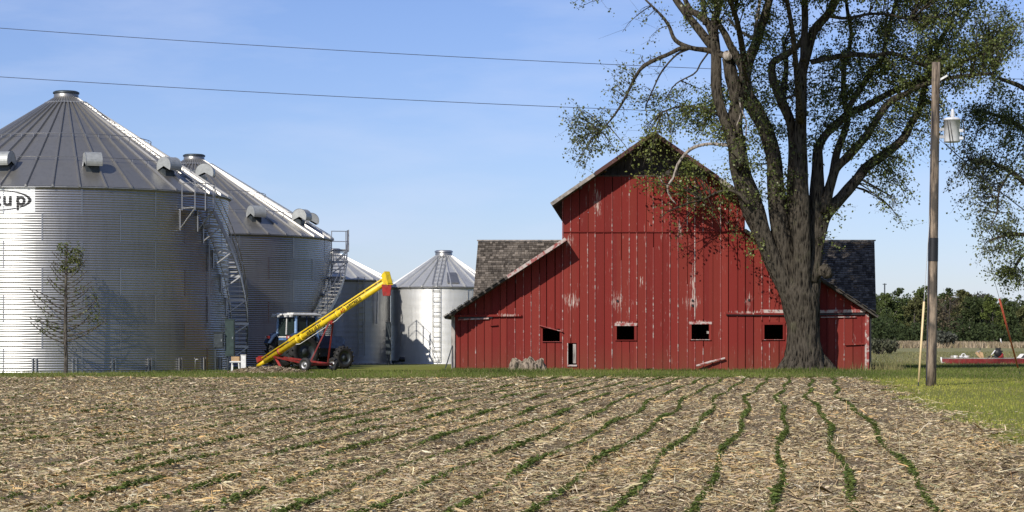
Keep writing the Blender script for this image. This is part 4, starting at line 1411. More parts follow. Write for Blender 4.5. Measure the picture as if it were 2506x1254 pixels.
# young tree before the largest bin
T3 = Tree(84.6, 21)
T3.limb([(161, 924, 13), (161, 905, 10.5), (161, 860, 9.5), (160, 800, 8.5), (161, 720, 7), (162, 660, 5.5), (163, 600, 3)], 0, 0, 9)
for i in range(40):
    f = i / 39
    y = 842 - 225 * f
    L = (96 * (1 - f) ** .75 + 12) * random.uniform(.65, 1.05)
    sgn = 1 if i % 2 else -1
    dep = random.uniform(-.8, .8) * (1 - f)
    up = random.uniform(.22, .65) * L * (1 + f)
    T3.limb([(161, y, 4.2 - 2.0 * f), (161 + sgn * L * .5, y - up * .35, 3.0 - f), (161 + sgn * L, y - up, 1.8)], 0, dep, 5, sub=3)
YEL = ((.075, .10, .02), (.15, .17, .035))
for a in ((170, 630, 30, 36, 34, 4, 0, .25, 6, .065, 0, YEL), (150, 660, 30, 30, 5, 3, 0, .25, 4, .05, 0, YEL), (190, 650, 25, 25, 4, 3, 0, .25, 4, .05, 0, YEL), (115, 740, 40, 55, 10, 2, 0, .3, 4, .06, 0, YEL), (205, 740, 40, 55, 14, 3, 0, .3, 4, .06, 0, YEL),
          (215, 785, 40, 22, 12, 3, 0, .3, 5, .06, 0, YEL), (110, 795, 40, 22, 9, 3, 0, .3, 5, .06, 0, YEL)):
    T3.spray(*a, spread=.11)
T3.finish('young_tree', 'slender young tree with sparse leaves in front of the largest bin', 'youngbark')

# far trees along the edge of the meadow
def far_tree(px, top, base, Y, wpx, col, name, label, nq=2200, bare=False, trunk_pale=False, seed=0):
    r = np.random.default_rng(seed)
    b = P(px, base, Y); tp = P(px, top, Y)
    z0 = float(gz(Y)); H = tp.z - z0; W = wpx / FPX * Y
    t = thing(name, label, 'tree', (b.x, Y, z0), 0, 'trees along the far edge of the meadow')
    w = MB()
    n0 = Vector((b.x, Y, z0 - .3))
    lean = r.normal(0, .03) * H
    tr = [n0, n0 + Vector((lean * .3, 0, H * .4)), n0 + Vector((lean, 0, H * .88))]
    w.tube(tr, [H * .018, H * .013, H * .004], 6)
    ends = []
    for i in range(10 if not bare else 26):
        f = r.uniform(.3, .85)
        a = r.uniform(0, 2 * math.pi)
        p = n0.lerp(tr[2], f)
        e = p + Vector((math.cos(a) * W * .42 * (1.1 - f * .6), math.sin(a) * W * .42, H * r.uniform(.08, .24)))
        mid = p.lerp(e, .5) + Vector((0, 0, -H * .02))
        w.tube([p, mid, e], [H * .006, H * .004, H * .0015], 4, False)
        ends.append(e)
        if bare:
            for q in range(5):
                e2 = mid.lerp(e, r.random()) + Vector((r.normal(0, W * .09), r.normal(0, W * .09), abs(r.normal(0, H * .06))))
                w.tube([mid.lerp(e, .3), e2], [H * .0022, H * .001], 3, False)
                ends.append(e2)
    w.build('trunk', M['trunkpale' if trunk_pale else 'youngbark'], t)
    # clumps of leaves round the branch ends
    nb = 40
    cen = []
    for i in range(nb):
        f = r.beta(1.5, 1.3)
        a = r.uniform(0, 2 * math.pi)
        zz = z0 + H * (.06 + .88 * f)
        rr = W * .56 * math.sin(math.pi * min(1, .30 + .66 * f)) ** .6 * r.uniform(.3, 1)
        cen.append((b.x + lean * f + math.cos(a) * rr, Y + math.sin(a) * rr, zz, W * r.uniform(.12, .22), r.uniform(.65, 1.3)))
    cen = np.array(cen)
    k = r.integers(0, nb, nq)
    d = r.normal(0, 1, (nq, 3)); d /= np.linalg.norm(d, axis=1, keepdims=True)
    d *= (r.random((nq, 1)) ** .45)
    c = cen[k, :3] + d * cen[k, 3:4] * np.array([1, 1, .8])
    s = r.uniform(.16, .36, (nq, 1)) * (H / 14)
    u = r.normal(0, 1, (nq, 3)); u /= np.linalg.norm(u, axis=1, keepdims=True)
    v = np.cross(u, r.normal(0, 1, (nq, 3))); v /= np.linalg.norm(v, axis=1, keepdims=True)
    Q = np.stack([c - u * s, c + v * s * .7, c + u * s, c - v * s * .7], 1)
    C = np.array(col) * cen[k, 4:5] * r.uniform(.75, 1.25, (nq, 1))
    V, F, Cc = pieces(Q, C)
    place('crown', np_mesh('crown', V, F, M['farleaf'], Cc), t)
    return t
DG, MG, LG, OL, BR = (.060, .080, .030), (.082, .106, .034), (.115, .145, .038), (.11, .115, .045), (.095, .078, .048)
spec = [  # column, top row, distance, width, colour, words, density, bare, pale trunk
    (2138, 716, 560, 60, DG, 'dark green far tree beside the barn corner', 1),
    (2172, 709, 575, 62, MG, 'far tree right of the barn with two pale trunks', 1),
    (2205, 704, 590, 54, DG, 'dark round far tree third from the barn corner', 1),
    (2236, 712, 560, 48, OL, 'olive far tree seen just left of the guy wire', 1),
    (2262, 698, 640, 62, MG, 'tall far tree seen behind the utility pole and guy wire', 1),
    (2292, 718, 560, 40, BR, 'brownish thin far tree hard against the utility pole', 2),
    (2322, 715, 545, 58, BR, 'bare brown far tree just right of the utility pole', 2),
    (2316, 694, 660, 52, DG, 'tall dark far tree rising behind the bare brown one', 1),
    (2350, 700, 650, 50, OL, 'tall olive far tree behind the right side of the bare brown one', 1),
    (2372, 722, 560, 52, DG, 'dark far tree with a pale slender trunk', 1),
    (2402, 728, 565, 48, DG, 'dark far tree above the red wagon middle', 1),
    (2400, 711, 700, 70, (.075, .075, .06), 'greyish farthest tree rising above the others', 1),
    (2432, 722, 555, 46, LG, 'light green far tree left of the red guy guard', 1),
    (2458, 726, 570, 46, MG, 'mid green far tree just right of the red guy guard', 1),
    (2486, 730, 560, 50, DG, 'dark far tree near the right edge', 1),
    (2508, 742, 545, 40, OL, 'olive far tree cut by the right edge', 1),
    (2540, 722, 570, 60, MG, 'far tree past the right edge', 1),
    (2590, 718, 580, 66, DG, 'dark far tree well past the right edge', 1)]
for i, (px, top, Y, w, c, lab, kd) in enumerate(spec):
    far_tree(px, top, 838, Y, w * 1.18, c, 'far_tree', lab, 1100 if kd == 2 else 4200, kd == 2, i in (1, 9), 100 + i)
# low scrub under the far trees reads as one mass
def scrub():
    r = np.random.default_rng(77)
    n = 24000
    X = r.uniform(80, 165, n); Y = r.uniform(535, 600, n)
    hgt = 5.2 + 2.2 * np.sin(X * .5) * np.sin(X * .17 + 1)
    z = gz(Y) + np.abs(hgt) * r.random(n)
    c = np.stack([X, Y, z], 1)
    s = r.uniform(.2, .45, (n, 1))
    u = r.normal(0, 1, (n, 3)); u /= np.linalg.norm(u, axis=1, keepdims=True)
    v = np.cross(u, r.normal(0, 1, (n, 3))); v /= np.linalg.norm(v, axis=1, keepdims=True)
    Q = np.stack([c - u * s, c + v * s, c + u * s, c - v * s], 1)
    C = np.array([.040, .055, .022]) * r.uniform(.6, 1.5, (n, 1))
    V, F, Cc = pieces(Q, C)
    tag(place('undergrowth', np_mesh('undergrowth', V, F, M['farleaf'], Cc)), 'dark undergrowth beneath the far trees', 'undergrowth', kind='stuff')
scrub()
def far_wood():
    r = np.random.default_rng(78)
    n = 30000
    X = r.uniform(105, 200, n); Y = r.uniform(690, 740, n)
    top = 13.0 + 1.6 * np.sin(X * .21 + 1) + 1.3 * np.sin(X * .57) + .9 * np.sin(X * 1.3 + 2)
    z = gz(Y) + top * r.random(n) ** .7
    c = np.stack([X, Y, z], 1)
    s = r.uniform(.25, .6, (n, 1))
    u = r.normal(0, 1, (n, 3)); u /= np.linalg.norm(u, axis=1, keepdims=True)
    v = np.cross(u, r.normal(0, 1, (n, 3))); v /= np.linalg.norm(v, axis=1, keepdims=True)
    Q = np.stack([c - u * s, c + v * s, c + u * s, c - v * s], 1)
    C = np.array([.070, .085, .036]) * r.uniform(.6, 1.5, (n, 1))
    V, F, Cc = pieces(Q, C)
    tag(place('far_wood', np_mesh('far_wood', V, F, M['farleaf'], Cc)), 'green far-off wood filling the gaps behind the far trees', 'wood', kind='stuff')
far_wood()
def shrub(px, py, w, h, col, label, Y=None, seed=1, nq=900):
    r = np.random.default_rng(seed)
    Y = Y or ground_y(py)
    b = P(px, py, Y)
    z0 = float(gz(Y)); W = w / FPX * Y; H = h / FPX * Y
    t = thing('shrub', label, 'shrub', (b.x, Y, z0), 0, 'grey shrubs in the meadow')
    m = MB()
    c = []
    for i in range(26):
        e = Vector((b.x + r.normal(0, W * .28), Y + r.normal(0, W * .25), z0 + H * r.uniform(.5, 1)))
        m.tube([Vector((b.x + r.normal(0, W * .08), Y, z0 - .05)), e], [.03, .01], 4, False)
        c.append(e)
    m.build('stems', M['youngbark'], t)
    c = np.array(c)[r.integers(0, 26, nq)]
    c = c + r.normal(0, 1, (nq, 3)) * np.array([W * .10, W * .1, H * .17])
    c[:, 2] = np.maximum(c[:, 2], z0 + .05)
    s = r.uniform(.05, .13, (nq, 1)) * (Y / 150)
    u = r.normal(0, 1, (nq, 3)); u /= np.linalg.norm(u, axis=1, keepdims=True)
    v = np.cross(u, r.normal(0, 1, (nq, 3))); v /= np.linalg.norm(v, axis=1, keepdims=True)
    V, F, Cc = pieces(np.stack([c - u * s, c + v * s, c + u * s, c - v * s], 1), np.array(col) * r.uniform(.6, 1.4, (nq, 1)))
    place('foliage', np_mesh('foliage', V, F, M['farleaf'], Cc), t)
shrub(2152, 868, 50, 30, (.10, .105, .065), 'grey-green shrub in the meadow beside the barn corner', seed=4)
shrub(2178, 866, 40, 26, (.10, .095, .065), 'low brownish shrub, second in the meadow from the barn corner', seed=5)
shrub(2318, 852, 44, 30, (.085, .09, .07), 'grey shrub in the meadow just right of the utility pole', seed=6)

# ------------------------------------------------------------------ utility pole, wires
YP = ground_y(945)
base = P(2278, 949, YP); top = P(2291, 153, YP)
POLE = thing('utility_pole', 'tall weathered wooden utility pole with grey transformer and black band', 'utility pole', (base.x, YP, float(gz(YP))))
pp = lambda s: base.lerp(top, s)
rp_ = lambda s: (13.2 - 3.2 * s) / FPX * YP
m = MB(); m.tube([pp(i / 12) for i in range(13)], [rp_(i / 12) for i in range(13)], 16); m.build('pole', M['pole'], POLE, True)
s0, s1 = (949 - 640) / 796, (949 - 583) / 796
m = MB(); m.tube([pp(s0), pp(s1)], [rp_(s0) + .008, rp_(s1) + .008], 16, False); m.build('band', M['black'], POLE, True)
tx = P(2329, 320, YP) + Vector((0, -.05, 0))
tr = .255
can_lo, can_hi = P(2329, 349, YP).z, P(2329, 296, YP).z
m = MB(); m.lathe([(.001, can_lo), (tr * .95, can_lo), (tr, can_lo + .03), (tr, can_hi), (tr * 1.06, can_hi), (tr * 1.06, can_hi + .05), (tr * .8, can_hi + .09), (.001, can_hi + .11)], (tx.x, tx.y, 0), (0, 0, 1), 24)
can = m.build('transformer', M['porc'], POLE, True)
m = MB(); m.lathe([(.05, 0), (.09, .02), (.055, .06), (.09, .09), (.055, .13), (.08, .16), (.045, .20), (.06, .23), (.02, .30), (.001, .31)], (tx.x + .02, tx.y, can_hi + .08), (0, 0, 1), 12); m.build('bushing', M['porc'], can, True, True)
for dz in (.12, .36):
    m = MB(); m.box((tx.x + tr * .95, tx.y - .1, can_lo + dz), (.16, .12, .09)); m.build('terminal', M['porc'], can, local=True)
    m = MB(); m.bar(Vector((pp(.75).x + .1, YP, can_lo + dz + .05)), Vector((tx.x - tr * .8, tx.y, can_lo + dz + .05)), .07, .09); m.build('hanger', M['steel'], can, local=True)
for q, (dx, ex) in enumerate(((-.20, -.05), (-.12, .06), (.30, .33))):
    m = MB(); m.tube([Vector((tx.x + dx, tx.y - .22, can_hi)), Vector((tx.x + dx + .05, tx.y - .3, can_lo + .2)), Vector((tx.x + ex, tx.y - .18, can_lo - .35))], .013, 5); m.build('lead', M['black'], can, local=True)
m = MB(); m.bar(P(2298, 197, YP), P(2318, 185, YP), .045, .06); m.build('arrester_bracket', M['white'], POLE)
m = MB(); m.tube([pp(.02) + Vector((-.16, -.12, 0)), pp(.35) + Vector((-.15, -.12, 0)), pp(.85) + Vector((-.125, -.12, 0))], .008, 4); m.build('ground_wire', M['cable'], POLE)

def wire(name, label, pts, rad, cat='cable', mat='cable', sag=0.0):
    a, b = Vector(pts[0]), Vector(pts[-1])
    m = MB()
    n = 24
    m.tube([a.lerp(b, i / n) - Vector((0, 0, sag * 4 * (i / n) * (1 - i / n))) for i in range(n + 1)], rad, 6)
    return tag(m.build(name, M[mat]), label, cat)
wire('power_line', 'upper power line crossing the sky behind the big tree', [P(-420, 37, 93), P(2760, 200, 99)], .014, sag=.45)
wire('power_line', 'lower power line crossing the sky below the other one', [P(-420, 160, 93), P(2760, 304, 99)], .014, sag=.40)
wire('service_cable', 'dark service cable sloping down right from the transformer', [P(2312, 352, YP), P(2700, 640, YP + 6)], .018, sag=.25)
def guy(label, a, b, f0, f1, mat):
    t = thing('guy_wire', label, 'guy wire', tuple(b), 0, 'guy wires of the utility pole')
    m = MB(); m.tube([a, b], .009, 5); m.build('strand', M['steel'], t)
    m = MB(); m.tube([b.lerp(a, f0), b.lerp(a, f1)], .035, 8); m.build('guard', M[mat], t, True)
    m = MB(); m.tube([b + Vector((0, 0, -.1)), b + Vector((0, 0, .12))], .02, 6); m.build('anchor_rod', M['darkm'], t)
g1 = ground_point(2243, 945); g1.y -= .3
guy('guy wire with a cream guard left of the utility pole', P(2282, 430, YP), g1, .02, .40, 'yguard')
g2 = ground_point(2496, 918)
guy('guy wire with a faded red guard at the right edge', P(2293, 165, YP), g2, .03, .29, 'rguard')

# ------------------------------------------------------------------ stump by the barn
def stump():
    r = np.random.default_rng(5)
    c = P(1291, 905, 88.3); z0 = float(gz(88.3))
    t = thing('tree_stump', 'wide grey split stump in the grass before the barn', 'stump', (c.x, 88.3, z0))
    m = MB()
    n, lv = 40, 6
    vs, fs = [], []
    rim = [.50 + .10 * math.sin(k * .9) + r.normal(0, .035) for k in range(n)]
    for i in range(lv):
        f = i / (lv - 1)
        for k in range(n):
            a = 2 * math.pi * k / n
            rr = (.86 - .20 * f) * (1 + .06 * math.sin(k * 2.6) + r.normal(0, .025))
            vs.append((c.x + math.cos(a) * rr, 88.3 + math.sin(a) * rr * .8, z0 - .08 + (rim[k] + .08) * f))
    for k in range(n):
        a = 2 * math.pi * k / n
        vs.append((c.x + math.cos(a) * .40, 88.3 + math.sin(a) * .32, z0 + rim[k] * .8 + r.normal(0, .02)))
    vs.append((c.x, 88.3, z0 + .24))
    for i in range(lv):
        for k in range(n):
            fs.append((i * n + k, i * n + (k + 1) % n, (i + 1) * n + (k + 1) % n, (i + 1) * n + k))
    for k in range(n):
        fs.append((lv * n + k, lv * n + (k + 1) % n, (lv + 1) * n))
    m.add(vs, fs)
    m.build('stump', M['stumpw'], t)
    for i in range(14):
        a = r.uniform(math.pi * 1.05, math.pi * 1.95)
        x, y = c.x + math.cos(a) * .84, 88.3 + math.sin(a) * .69
        m = MB()
        m.bar((x, y - .02, z0 - .03), (x - math.cos(a) * .14, y + .1, z0 + r.uniform(.2, .42)), r.uniform(.05, .12), .05)
        m.build('bark_slab', M['stumpw' if i % 2 else 'bark'], t)
stump()
# pole leaning on the barn and rod at its corner
m = MB(); a, b = P(1704, 896, 89.75), P(1774, 877, 89.86); m.tube([a, a.lerp(b, .5) + Vector((0, 0, .01)), b], [.045, .05, .042], 8)
tag(m.build('wooden_pole', M['trimpale']), 'short pale pole leaning on the red barn wall', 'pole')
m = MB(); m.tube([ground_point(1088, 909), P(1107, 846, 89.9)], [.028, .02], 6)
tag(m.build('iron_rod', M['darkm']), 'dark rod leaning against the left barn corner', 'rod')

# ------------------------------------------------------------------ tractor
def wheel_on(parent, c, axis, R, w, rim_mat='white', lugs=0):
    m = MB()
    pr = []
    for i in range(11):
        a = math.pi * i / 10
        pr.append((R - w * .42 + w * .42 * math.sin(a), -w / 2 * math.cos(a)))
    pr = [(R * .60, -w * .40)] + pr + [(R * .60, w * .40)]
    m.lathe(pr, c, axis, 28)
    if lugs:
        ax = Vector(axis).normalized(); r0 = ax.orthogonal().normalized(); q0 = ax.cross(r0)
        for i in range(lugs):
            a = 2 * math.pi * i / lugs
            for e in (-1, 1):
                aa = a + (0 if e > 0 else math.pi / lugs)
                d = r0 * math.cos(aa) + q0 * math.sin(aa)
                d2 = r0 * math.cos(aa + .16) + q0 * math.sin(aa + .16)
                m.bar(Vector(c) + d * R + ax * (e * .02), Vector(c) + d2 * (R * .985) + ax * (e * w * .46), .06, .05, d)
    o = m.build('wheel', M['rubber'], parent, True, True)
    k = MB()
    k.lathe([(R * .61, -w * .36), (R * .55, -w * .2), (R * .2, -w * .12), (R * .18, -w * .34), (.001, -w * .34)], c, axis, 20)
    k.lathe([(R * .61, w * .36), (R * .55, w * .2), (R * .2, w * .12), (R * .18, w * .34), (.001, w * .34)], c, axis, 20)
    k.build('rim', M[rim_mat], o, True, True)
    return o
def tractor():
    c = Vector((-9.95, 94.4, 0)); z0 = float(gz(94.4))
    t = thing('tractor', 'blue tractor with white-roofed cab parked behind the auger', 'tractor', (c.x, c.y, z0), math.radians(43))
    B = lambda nm, mat, ce, si, par=t, rot=None: (lambda m: (m.box(ce, si, rot), m.build(nm, M[mat], par, local=True))[1])(MB())
    for e in (1, -1):
        wheel_on(t, (0, .82 * e, .80), (0, e, 0), .80, .46, 'darkm', 18)
        wheel_on(t, (2.35, .74 * e, .52), (0, e, 0), .52, .30, 'darkm', 16)
    B('chassis', 'darkm', (1.1, 0, .78), (2.7, .5, .42))
    B('rear_axle', 'darkm', (0, 0, .80), (.42, 1.25, .36))
    B('front_axle', 'darkm', (2.35, 0, .52), (.2, 1.3, .2))
    hd = MB()
    hd.prism([(.95, -.36, .95), (2.75, -.36, .95), (2.78, -.34, 1.35), (2.6, -.32, 1.48), (.95, -.34, 1.56)], (0, .70, 0))
    hd.build('hood', M['darkblue'], t, local=True)
    B('grille', 'black', (2.785, 0, 1.14), (.03, .52, .36))
    for e in (1, -1):
        f = MB()
        pr = [(.95 * math.cos(a), 1.0, .80 + .92 * math.sin(a)) for a in [math.radians(x) for x in range(35, 156, 12)]]
        pr2 = [(x * .95, y, (z - .8) * .95 + .8) for x, y, z in pr]
        f.prism([(x, .52 * e, z) for x, y, z in pr + pr2[::-1]], (0, .50 * e, 0))
        f.build('fender', M['darkblue'], t, local=True)
        l = MB(); l.box((-.80, .80 * e, 1.46), (.10, .24, .12)); lo = l.build('tail_lamp', M['redpaint'], t, local=True)
        B('lamp_lens', 'lamp', (-.86, .86 * e, 1.46), (.02, .10, .09), lo)
    # cab: lower panel, posts, panes, roof
    B('cab_panel', 'blue', (-.28, 0, 1.34), (.10, 1.36, .22))
    B('cab_floor', 'darkm', (.3, 0, 1.2), (1.3, 1.2, .25))
    corners = [(-.34, .70), (-.34, -.70), (.98, .62), (.98, -.62)]
    for (x, y) in corners:
        m = MB(); m.bar((x, y, 1.34), (x + (.05 if x < 0 else -.12), y * .93, 2.42), .085, .085, (1, 0, 0)); m.build('cab_post', M['lightblue' if x < 0 else 'blue'], t, local=True)
    for zz, h in ((1.47, .05), (2.42, .06)):
        m = MB(); m.box((-.34 + (zz - 1.34) * .05, 0, zz), (.07, 1.36, h)); m.build('window_bar', M['white'], t, local=True)
    for y0, y1 in ((.62, .02), (-.02, -.62)):
        m = MB(); m.prism([(-.335, y0, 1.49), (-.335, y1, 1.49), (-.30, y1 * .97, 2.36), (-.30, y0 * .97, 2.36)], (.012, 0, 0)); m.build('rear_pane', M['glass'], t, local=True)
    m = MB(); m.bar((-.34, 0, 1.58), (-.30, 0, 2.38), .045, .05, (1, 0, 0)); m.build('window_mullion', M['white'], t, local=True)
    for e in (1, -1):
        m = MB(); m.prism([(-.28, .68 * e, 1.50), (.94, .62 * e, 1.50), (.84, .59 * e, 2.36), (-.25, .64 * e, 2.36)], (0, .012 * e, 0)); m.build('side_pane', M['glass'], t, local=True)
        m = MB(); m.bar((.35, .67 * e, 1.4), (.32, .63 * e, 2.4), .05, .05, (1, 0, 0)); m.build('door_frame', M['darkblue'], t, local=True)
    m = MB(); m.prism([(.96, .6, 1.56), (.96, -.6, 1.56), (.84, -.57, 2.36), (.84, .57, 2.36)], (.012, 0, 0)); m.build('windscreen', M['glass'], t, local=True)
    rf = MB()
    rf.prism([(-.55, -.78, 2.45), (1.1, -.72, 2.45), (1.1, .72, 2.45), (-.55, .78, 2.45)], (0, 0, .07))
    rf.prism([(-.40, -.62, 2.52), (.95, -.58, 2.52), (.95, .58, 2.52), (-.40, .62, 2.52)], (0, 0, .04))
    ro = rf.build('cab_roof', M['white'], t, local=True)
    B('roof_underside', 'black', (.28, 0, 2.435), (1.5, 1.36, .03), ro)  # black sheet darkens the underside of the cab roof
    for y in (-.66, -.30, .30, .66):
        B('work_lamp', 'lamp', (-.58, y, 2.42), (.08, .18, .11), ro)
    m = MB(); m.tube([(1.6, -.28, 1.5), (1.6, -.28, 2.35)], .04, 8); m.build('exhaust_pipe', M['darkm'], t, True, True)
    for e in (1, -1):
        m = MB(); m.bar((-.5, .3 * e, .55), (-1.15, .38 * e, .50), .07, .09); m.build('lift_arm', M['darkm'], t, local=True)
        m = MB(); m.box((1.02, .92 * e, 2.15), (.05, .16, .26)); m.build('mirror', M['black'], t, local=True)
tractor()

# ------------------------------------------------------------------ auger
def text(body, pos, ux, n, size, mat, parent, name='lettering'):
    cu = bpy.data.curves.new(name, 'FONT')
    cu.body = body; cu.size = size; cu.extrude = .002; cu.align_y = 'CENTER'; cu.shear = .25; cu.offset = .004
    cu.materials.append(M[mat])
    tmp = bpy.data.objects.new(name, cu)
    COL.objects.link(tmp)
    me = bpy.data.meshes.new_from_object(tmp.evaluated_get(bpy.context.evaluated_depsgraph_get()))
    bpy.data.objects.remove(tmp, do_unlink=True)
    me.name = name
    o = bpy.data.objects.new(name, me)
    COL.objects.link(o)
    n = (n - ux * n.dot(ux)).normalized()
    v = n.cross(ux)
    Mx = Matrix((ux, v, n)).transposed().to_4x4()
    Mx.translation = pos
    o.parent = parent
    if parent.name in WPAR: o.matrix_parent_inverse = WPAR[parent.name]
    o.matrix_basis = Mx
    return o
def auger():
    A, B = P(641, 890, 92.3), P(948, 689, 86.0)
    u = (B - A).normalized()
    t = thing('grain_auger', 'long yellow grain auger on red wheeled frame slanting up to the right', 'auger', (A.x, A.y, float(gz(A.y))))
    side = u.cross(Vector((0, 0, 1))).normalized()      # towards the camera side
    if side.y > 0: side = -side
    up = side.cross(u)
    if up.z < 0: up = -up
    L = (B - A).length
    at = lambda s: A + u * (L * s)
    m = MB(); m.tube([at(.03), at(1.0)], .120, 20); tb = m.build('tube', M['yellow'], t, True)
    m = MB(); m.tube([at(-.035), at(.03)], .090, 16); m.build('inlet', M['yellow'], t, True)
    for s in (.15, .30, .335, .62):
        m = MB(); m.tube([at(s), at(s + .006)], .155, 20); m.build('clamp_band', M['redpaint' if s < .2 else 'yellow'], t, True)
    m = MB(); m.tube([at(.0) + up * .215, at(.40) + up * .215, at(.985) + up * .215], .036, 10); m.build('drive_shaft', M['yellow'], t, True)
    for s in (.05, .14, .24, .33, .50, .67, .84, .97):
        m = MB(); m.bar(at(s) + up * .12, at(s) + up * .215, .035, .05, u); m.build('shaft_support', M['yellow' if s > .3 else 'redpaint'], t)
    m = MB(); m.box(at(.27) + up * .20, (.55, .13, .12), Matrix((u, side, up)).transposed()); m.build('gear_cover', M['yellow'], t)
    # truss wire under the tube
    m = MB(); m.tube([at(.28) - up * .13, at(.31) - up * .22, at(.60) - up * .22, at(.66) - up * .13], .016, 6); m.build('truss_rod', M['white'], t)
    # head with red spout
    hb = MB(); hb.prism([at(.985) - up * .16 - side * .16, at(1.012) - up * .20 - side * .16, at(1.012) + up * .40 - side * .16, at(.985) + up * .34 - side * .16], side * .28)
    hd = hb.build('head', M['yellow'], t)
    m = MB(); m.box(at(1.0135) + up * .12, (.02, .24, .50), Matrix((u, side, up)).transposed()); m.build('head_plate', M['yellow'], hd, local=True)
    q = at(.995) - Vector((0, 0, .12))
    sp = MB()
    for i in range(2): pass
    X, Yv = Vector((1, 0, 0)), Vector((0, 1, 0))
    r0, r1, h = .20, .15, .46
    tp = [q + X * (r0 * sx) + Yv * (r0 * sy) for sx, sy in ((-1, -1), (1, -1), (1, 1), (-1, 1))]
    bt = [q + X * (r1 * sx) + Yv * (r1 * sy) - Vector((0, 0, h)) for sx, sy in ((-1, -1), (1, -1), (1, 1), (-1, 1))]
    sp.add(tp + bt, [(0, 1, 5, 4), (1, 2, 6, 5), (2, 3, 7, 6), (3, 0, 4, 7), (0, 3, 2, 1)])
    sp.build('spout', M['redpaint'], t)
    # intake guard at the foot
    ig = MB()
    for k in range(8):
        a = 2 * math.pi * k / 8
        d = side * math.cos(a) * .16 + up * math.sin(a) * .16
        ig.tube([at(-.02) + d, at(-.075) + d * .8], .014, 5)
    ig.tube([at(-.075) + side * math.cos(a) * .14 + up * math.sin(a) * .14 for a in [2 * math.pi * k / 12 for k in range(13)]], .014, 5)
    ig.build('intake_guard', M['darkm'], t)
    m = MB(); m.box(at(-.005) + up * .22, (.26, .24, .22), Matrix((u, side, up)).transposed()); m.build('gearbox', M['redpaint'], t)
    # running gear
    zg = float(gz(89.2))
    wl, wr = P(747, 900, 88.4), P(815, 900, 90.0)
    R = .295
    wl.z = wr.z = zg + R
    ax = (wl - wr).normalized()
    wheel_on_w(t, wl, ax, R, .19)
    wheel_on_w(t, wr, ax, R, .19)
    for (p0, p1, w, nm) in ((wl, wr, .09, 'axle'), (wl + (wr - wl) * .14, at(.565) - up * .15 + side * .1, .055, 'frame_strut'), (wl + (wr - wl) * .80, at(.565) - up * .15 - side * .1, .055, 'frame_strut'),
                            (wl + (wr - wl) * .12 + Vector((0, 0, .02)), at(.12) - up * .12 + side * .16, .075, 'frame_arm'), (wl + (wr - wl) * .85 + Vector((0, 0, .02)), at(.12) - up * .12 - side * .16, .075, 'frame_arm'),
                            (at(.12) - up * .12 + side * .16, at(.12) - up * .12 - side * .16, .07, 'cross_bar')):
        m = MB(); m.bar(p0, p1, w, w); m.build(nm, M['redframe'], t)
    m = MB(); p = at(.13) - up * .14 + side * .16; m.bar(p, Vector((p.x + .25, p.y - .1, zg + .18)), .06, .10); m.build('jack_stand', M['redpaint'], t)
    m = MB(); m.lathe([(.001, -.05), (.10, -.05), (.10, .05), (.001, .05)], at(.565) - up * .17, side, 12); m.build('lift_pulley', M['redpaint'], t)
    toc = (Vector((0, 0, ZE)) - at(.5)).normalized()
    toc = (toc - u * toc.dot(u)).normalized()
    text('WRX 10 31', at(.385) + toc * .126 - toc.cross(u) * .0, u, toc, .21, 'ink', t)
    text('AGI', at(.655) + toc * .126, u, toc, .19, 'inkred', t)
    text('WESTFIELD', at(.70) + toc * .126, u, toc, .21, 'ink', t)
def wheel_on_w(parent, c, axis, R, w):
    m = MB()
    pr = [(R * .58, -w * .4)] + [(R - w * .4 + w * .4 * math.sin(math.pi * i / 10), -w / 2 * math.cos(math.pi * i / 10)) for i in range(11)] + [(R * .58, w * .4)]
    m.lathe(pr, c, axis, 26)
    o = m.build('wheel', M['rubber'], parent, True)
    k = MB(); k.lathe([(R * .59, w * .34), (R * .5, w * .2), (R * .22, w * .15), (R * .2, w * .36), (.001, w * .36)], c, axis, 18)
    k.lathe([(R * .59, -w * .34), (R * .5, -w * .2), (.001, -w * .2)], c, axis, 18)
    k.build('rim', M['steel'], o, True, True)
auger()

# mound of spilled soil and stalks at the auger's foot
def mound():
    r = np.random.default_rng(9)
    c = ground_point(655, 912); n = 26
    V, F = [], []
    for j in range(n):
        for i in range(n):
            x, y = (i / (n - 1) - .5) * 3.6, (j / (n - 1) - .5) * 3.0
            d = (x / 1.7) ** 2 + (y / 1.4) ** 2
            h = max(0, 1 - d) * .22 * (1 + .4 * math.sin(x * 4) * math.cos(y * 3)) + (r.normal(0, .018) if d < 1 else 0)
            V.append((c.x + x, c.y + y, float(gz(c.y + y)) + h - .012))
    F = [(j * n + i, j * n + i + 1, (j + 1) * n + i + 1, (j + 1) * n + i) for j in range(n - 1) for i in range(n - 1)]
    tag(place('dirt_mound', np_mesh('dirt_mound', np.array(V), np.array(F), M['soil'])), 'low dirt mound under the lower end of the auger', 'mound', kind='stuff')
    k = 900
    X = c.x + r.normal(0, .75, k); Y = c.y + r.normal(-.3, .6, k)
    d = ((X - c.x) / 1.7) ** 2 + ((Y - c.y) / 1.4) ** 2
    z = gz(Y) + np.maximum(0, 1 - d) * .21 + .02
    a = r.uniform(0, 6.28, k); L = r.uniform(.03, .12, k)
    u = np.stack([np.cos(a), np.sin(a), r.normal(0, .3, k)], 1) * L[:, None]
    v = np.stack([-np.sin(a), np.cos(a), r.normal(0, .6, k)], 1) * .012
    cc = np.stack([X, Y, z], 1)
    pal = np.array([[.5, .42, .28], [.3, .23, .16], [.12, .09, .07]])[r.integers(0, 3, k)]
    V, F, C = pieces(np.stack([cc - u - v, cc + u - v, cc + u + v, cc - u + v], 1), pal)
    tag(place('mound_litter', np_mesh('mound_litter', V, F, M['straw'], C)), 'stalk litter on the mound below the auger', 'straw', kind='stuff')
mound()

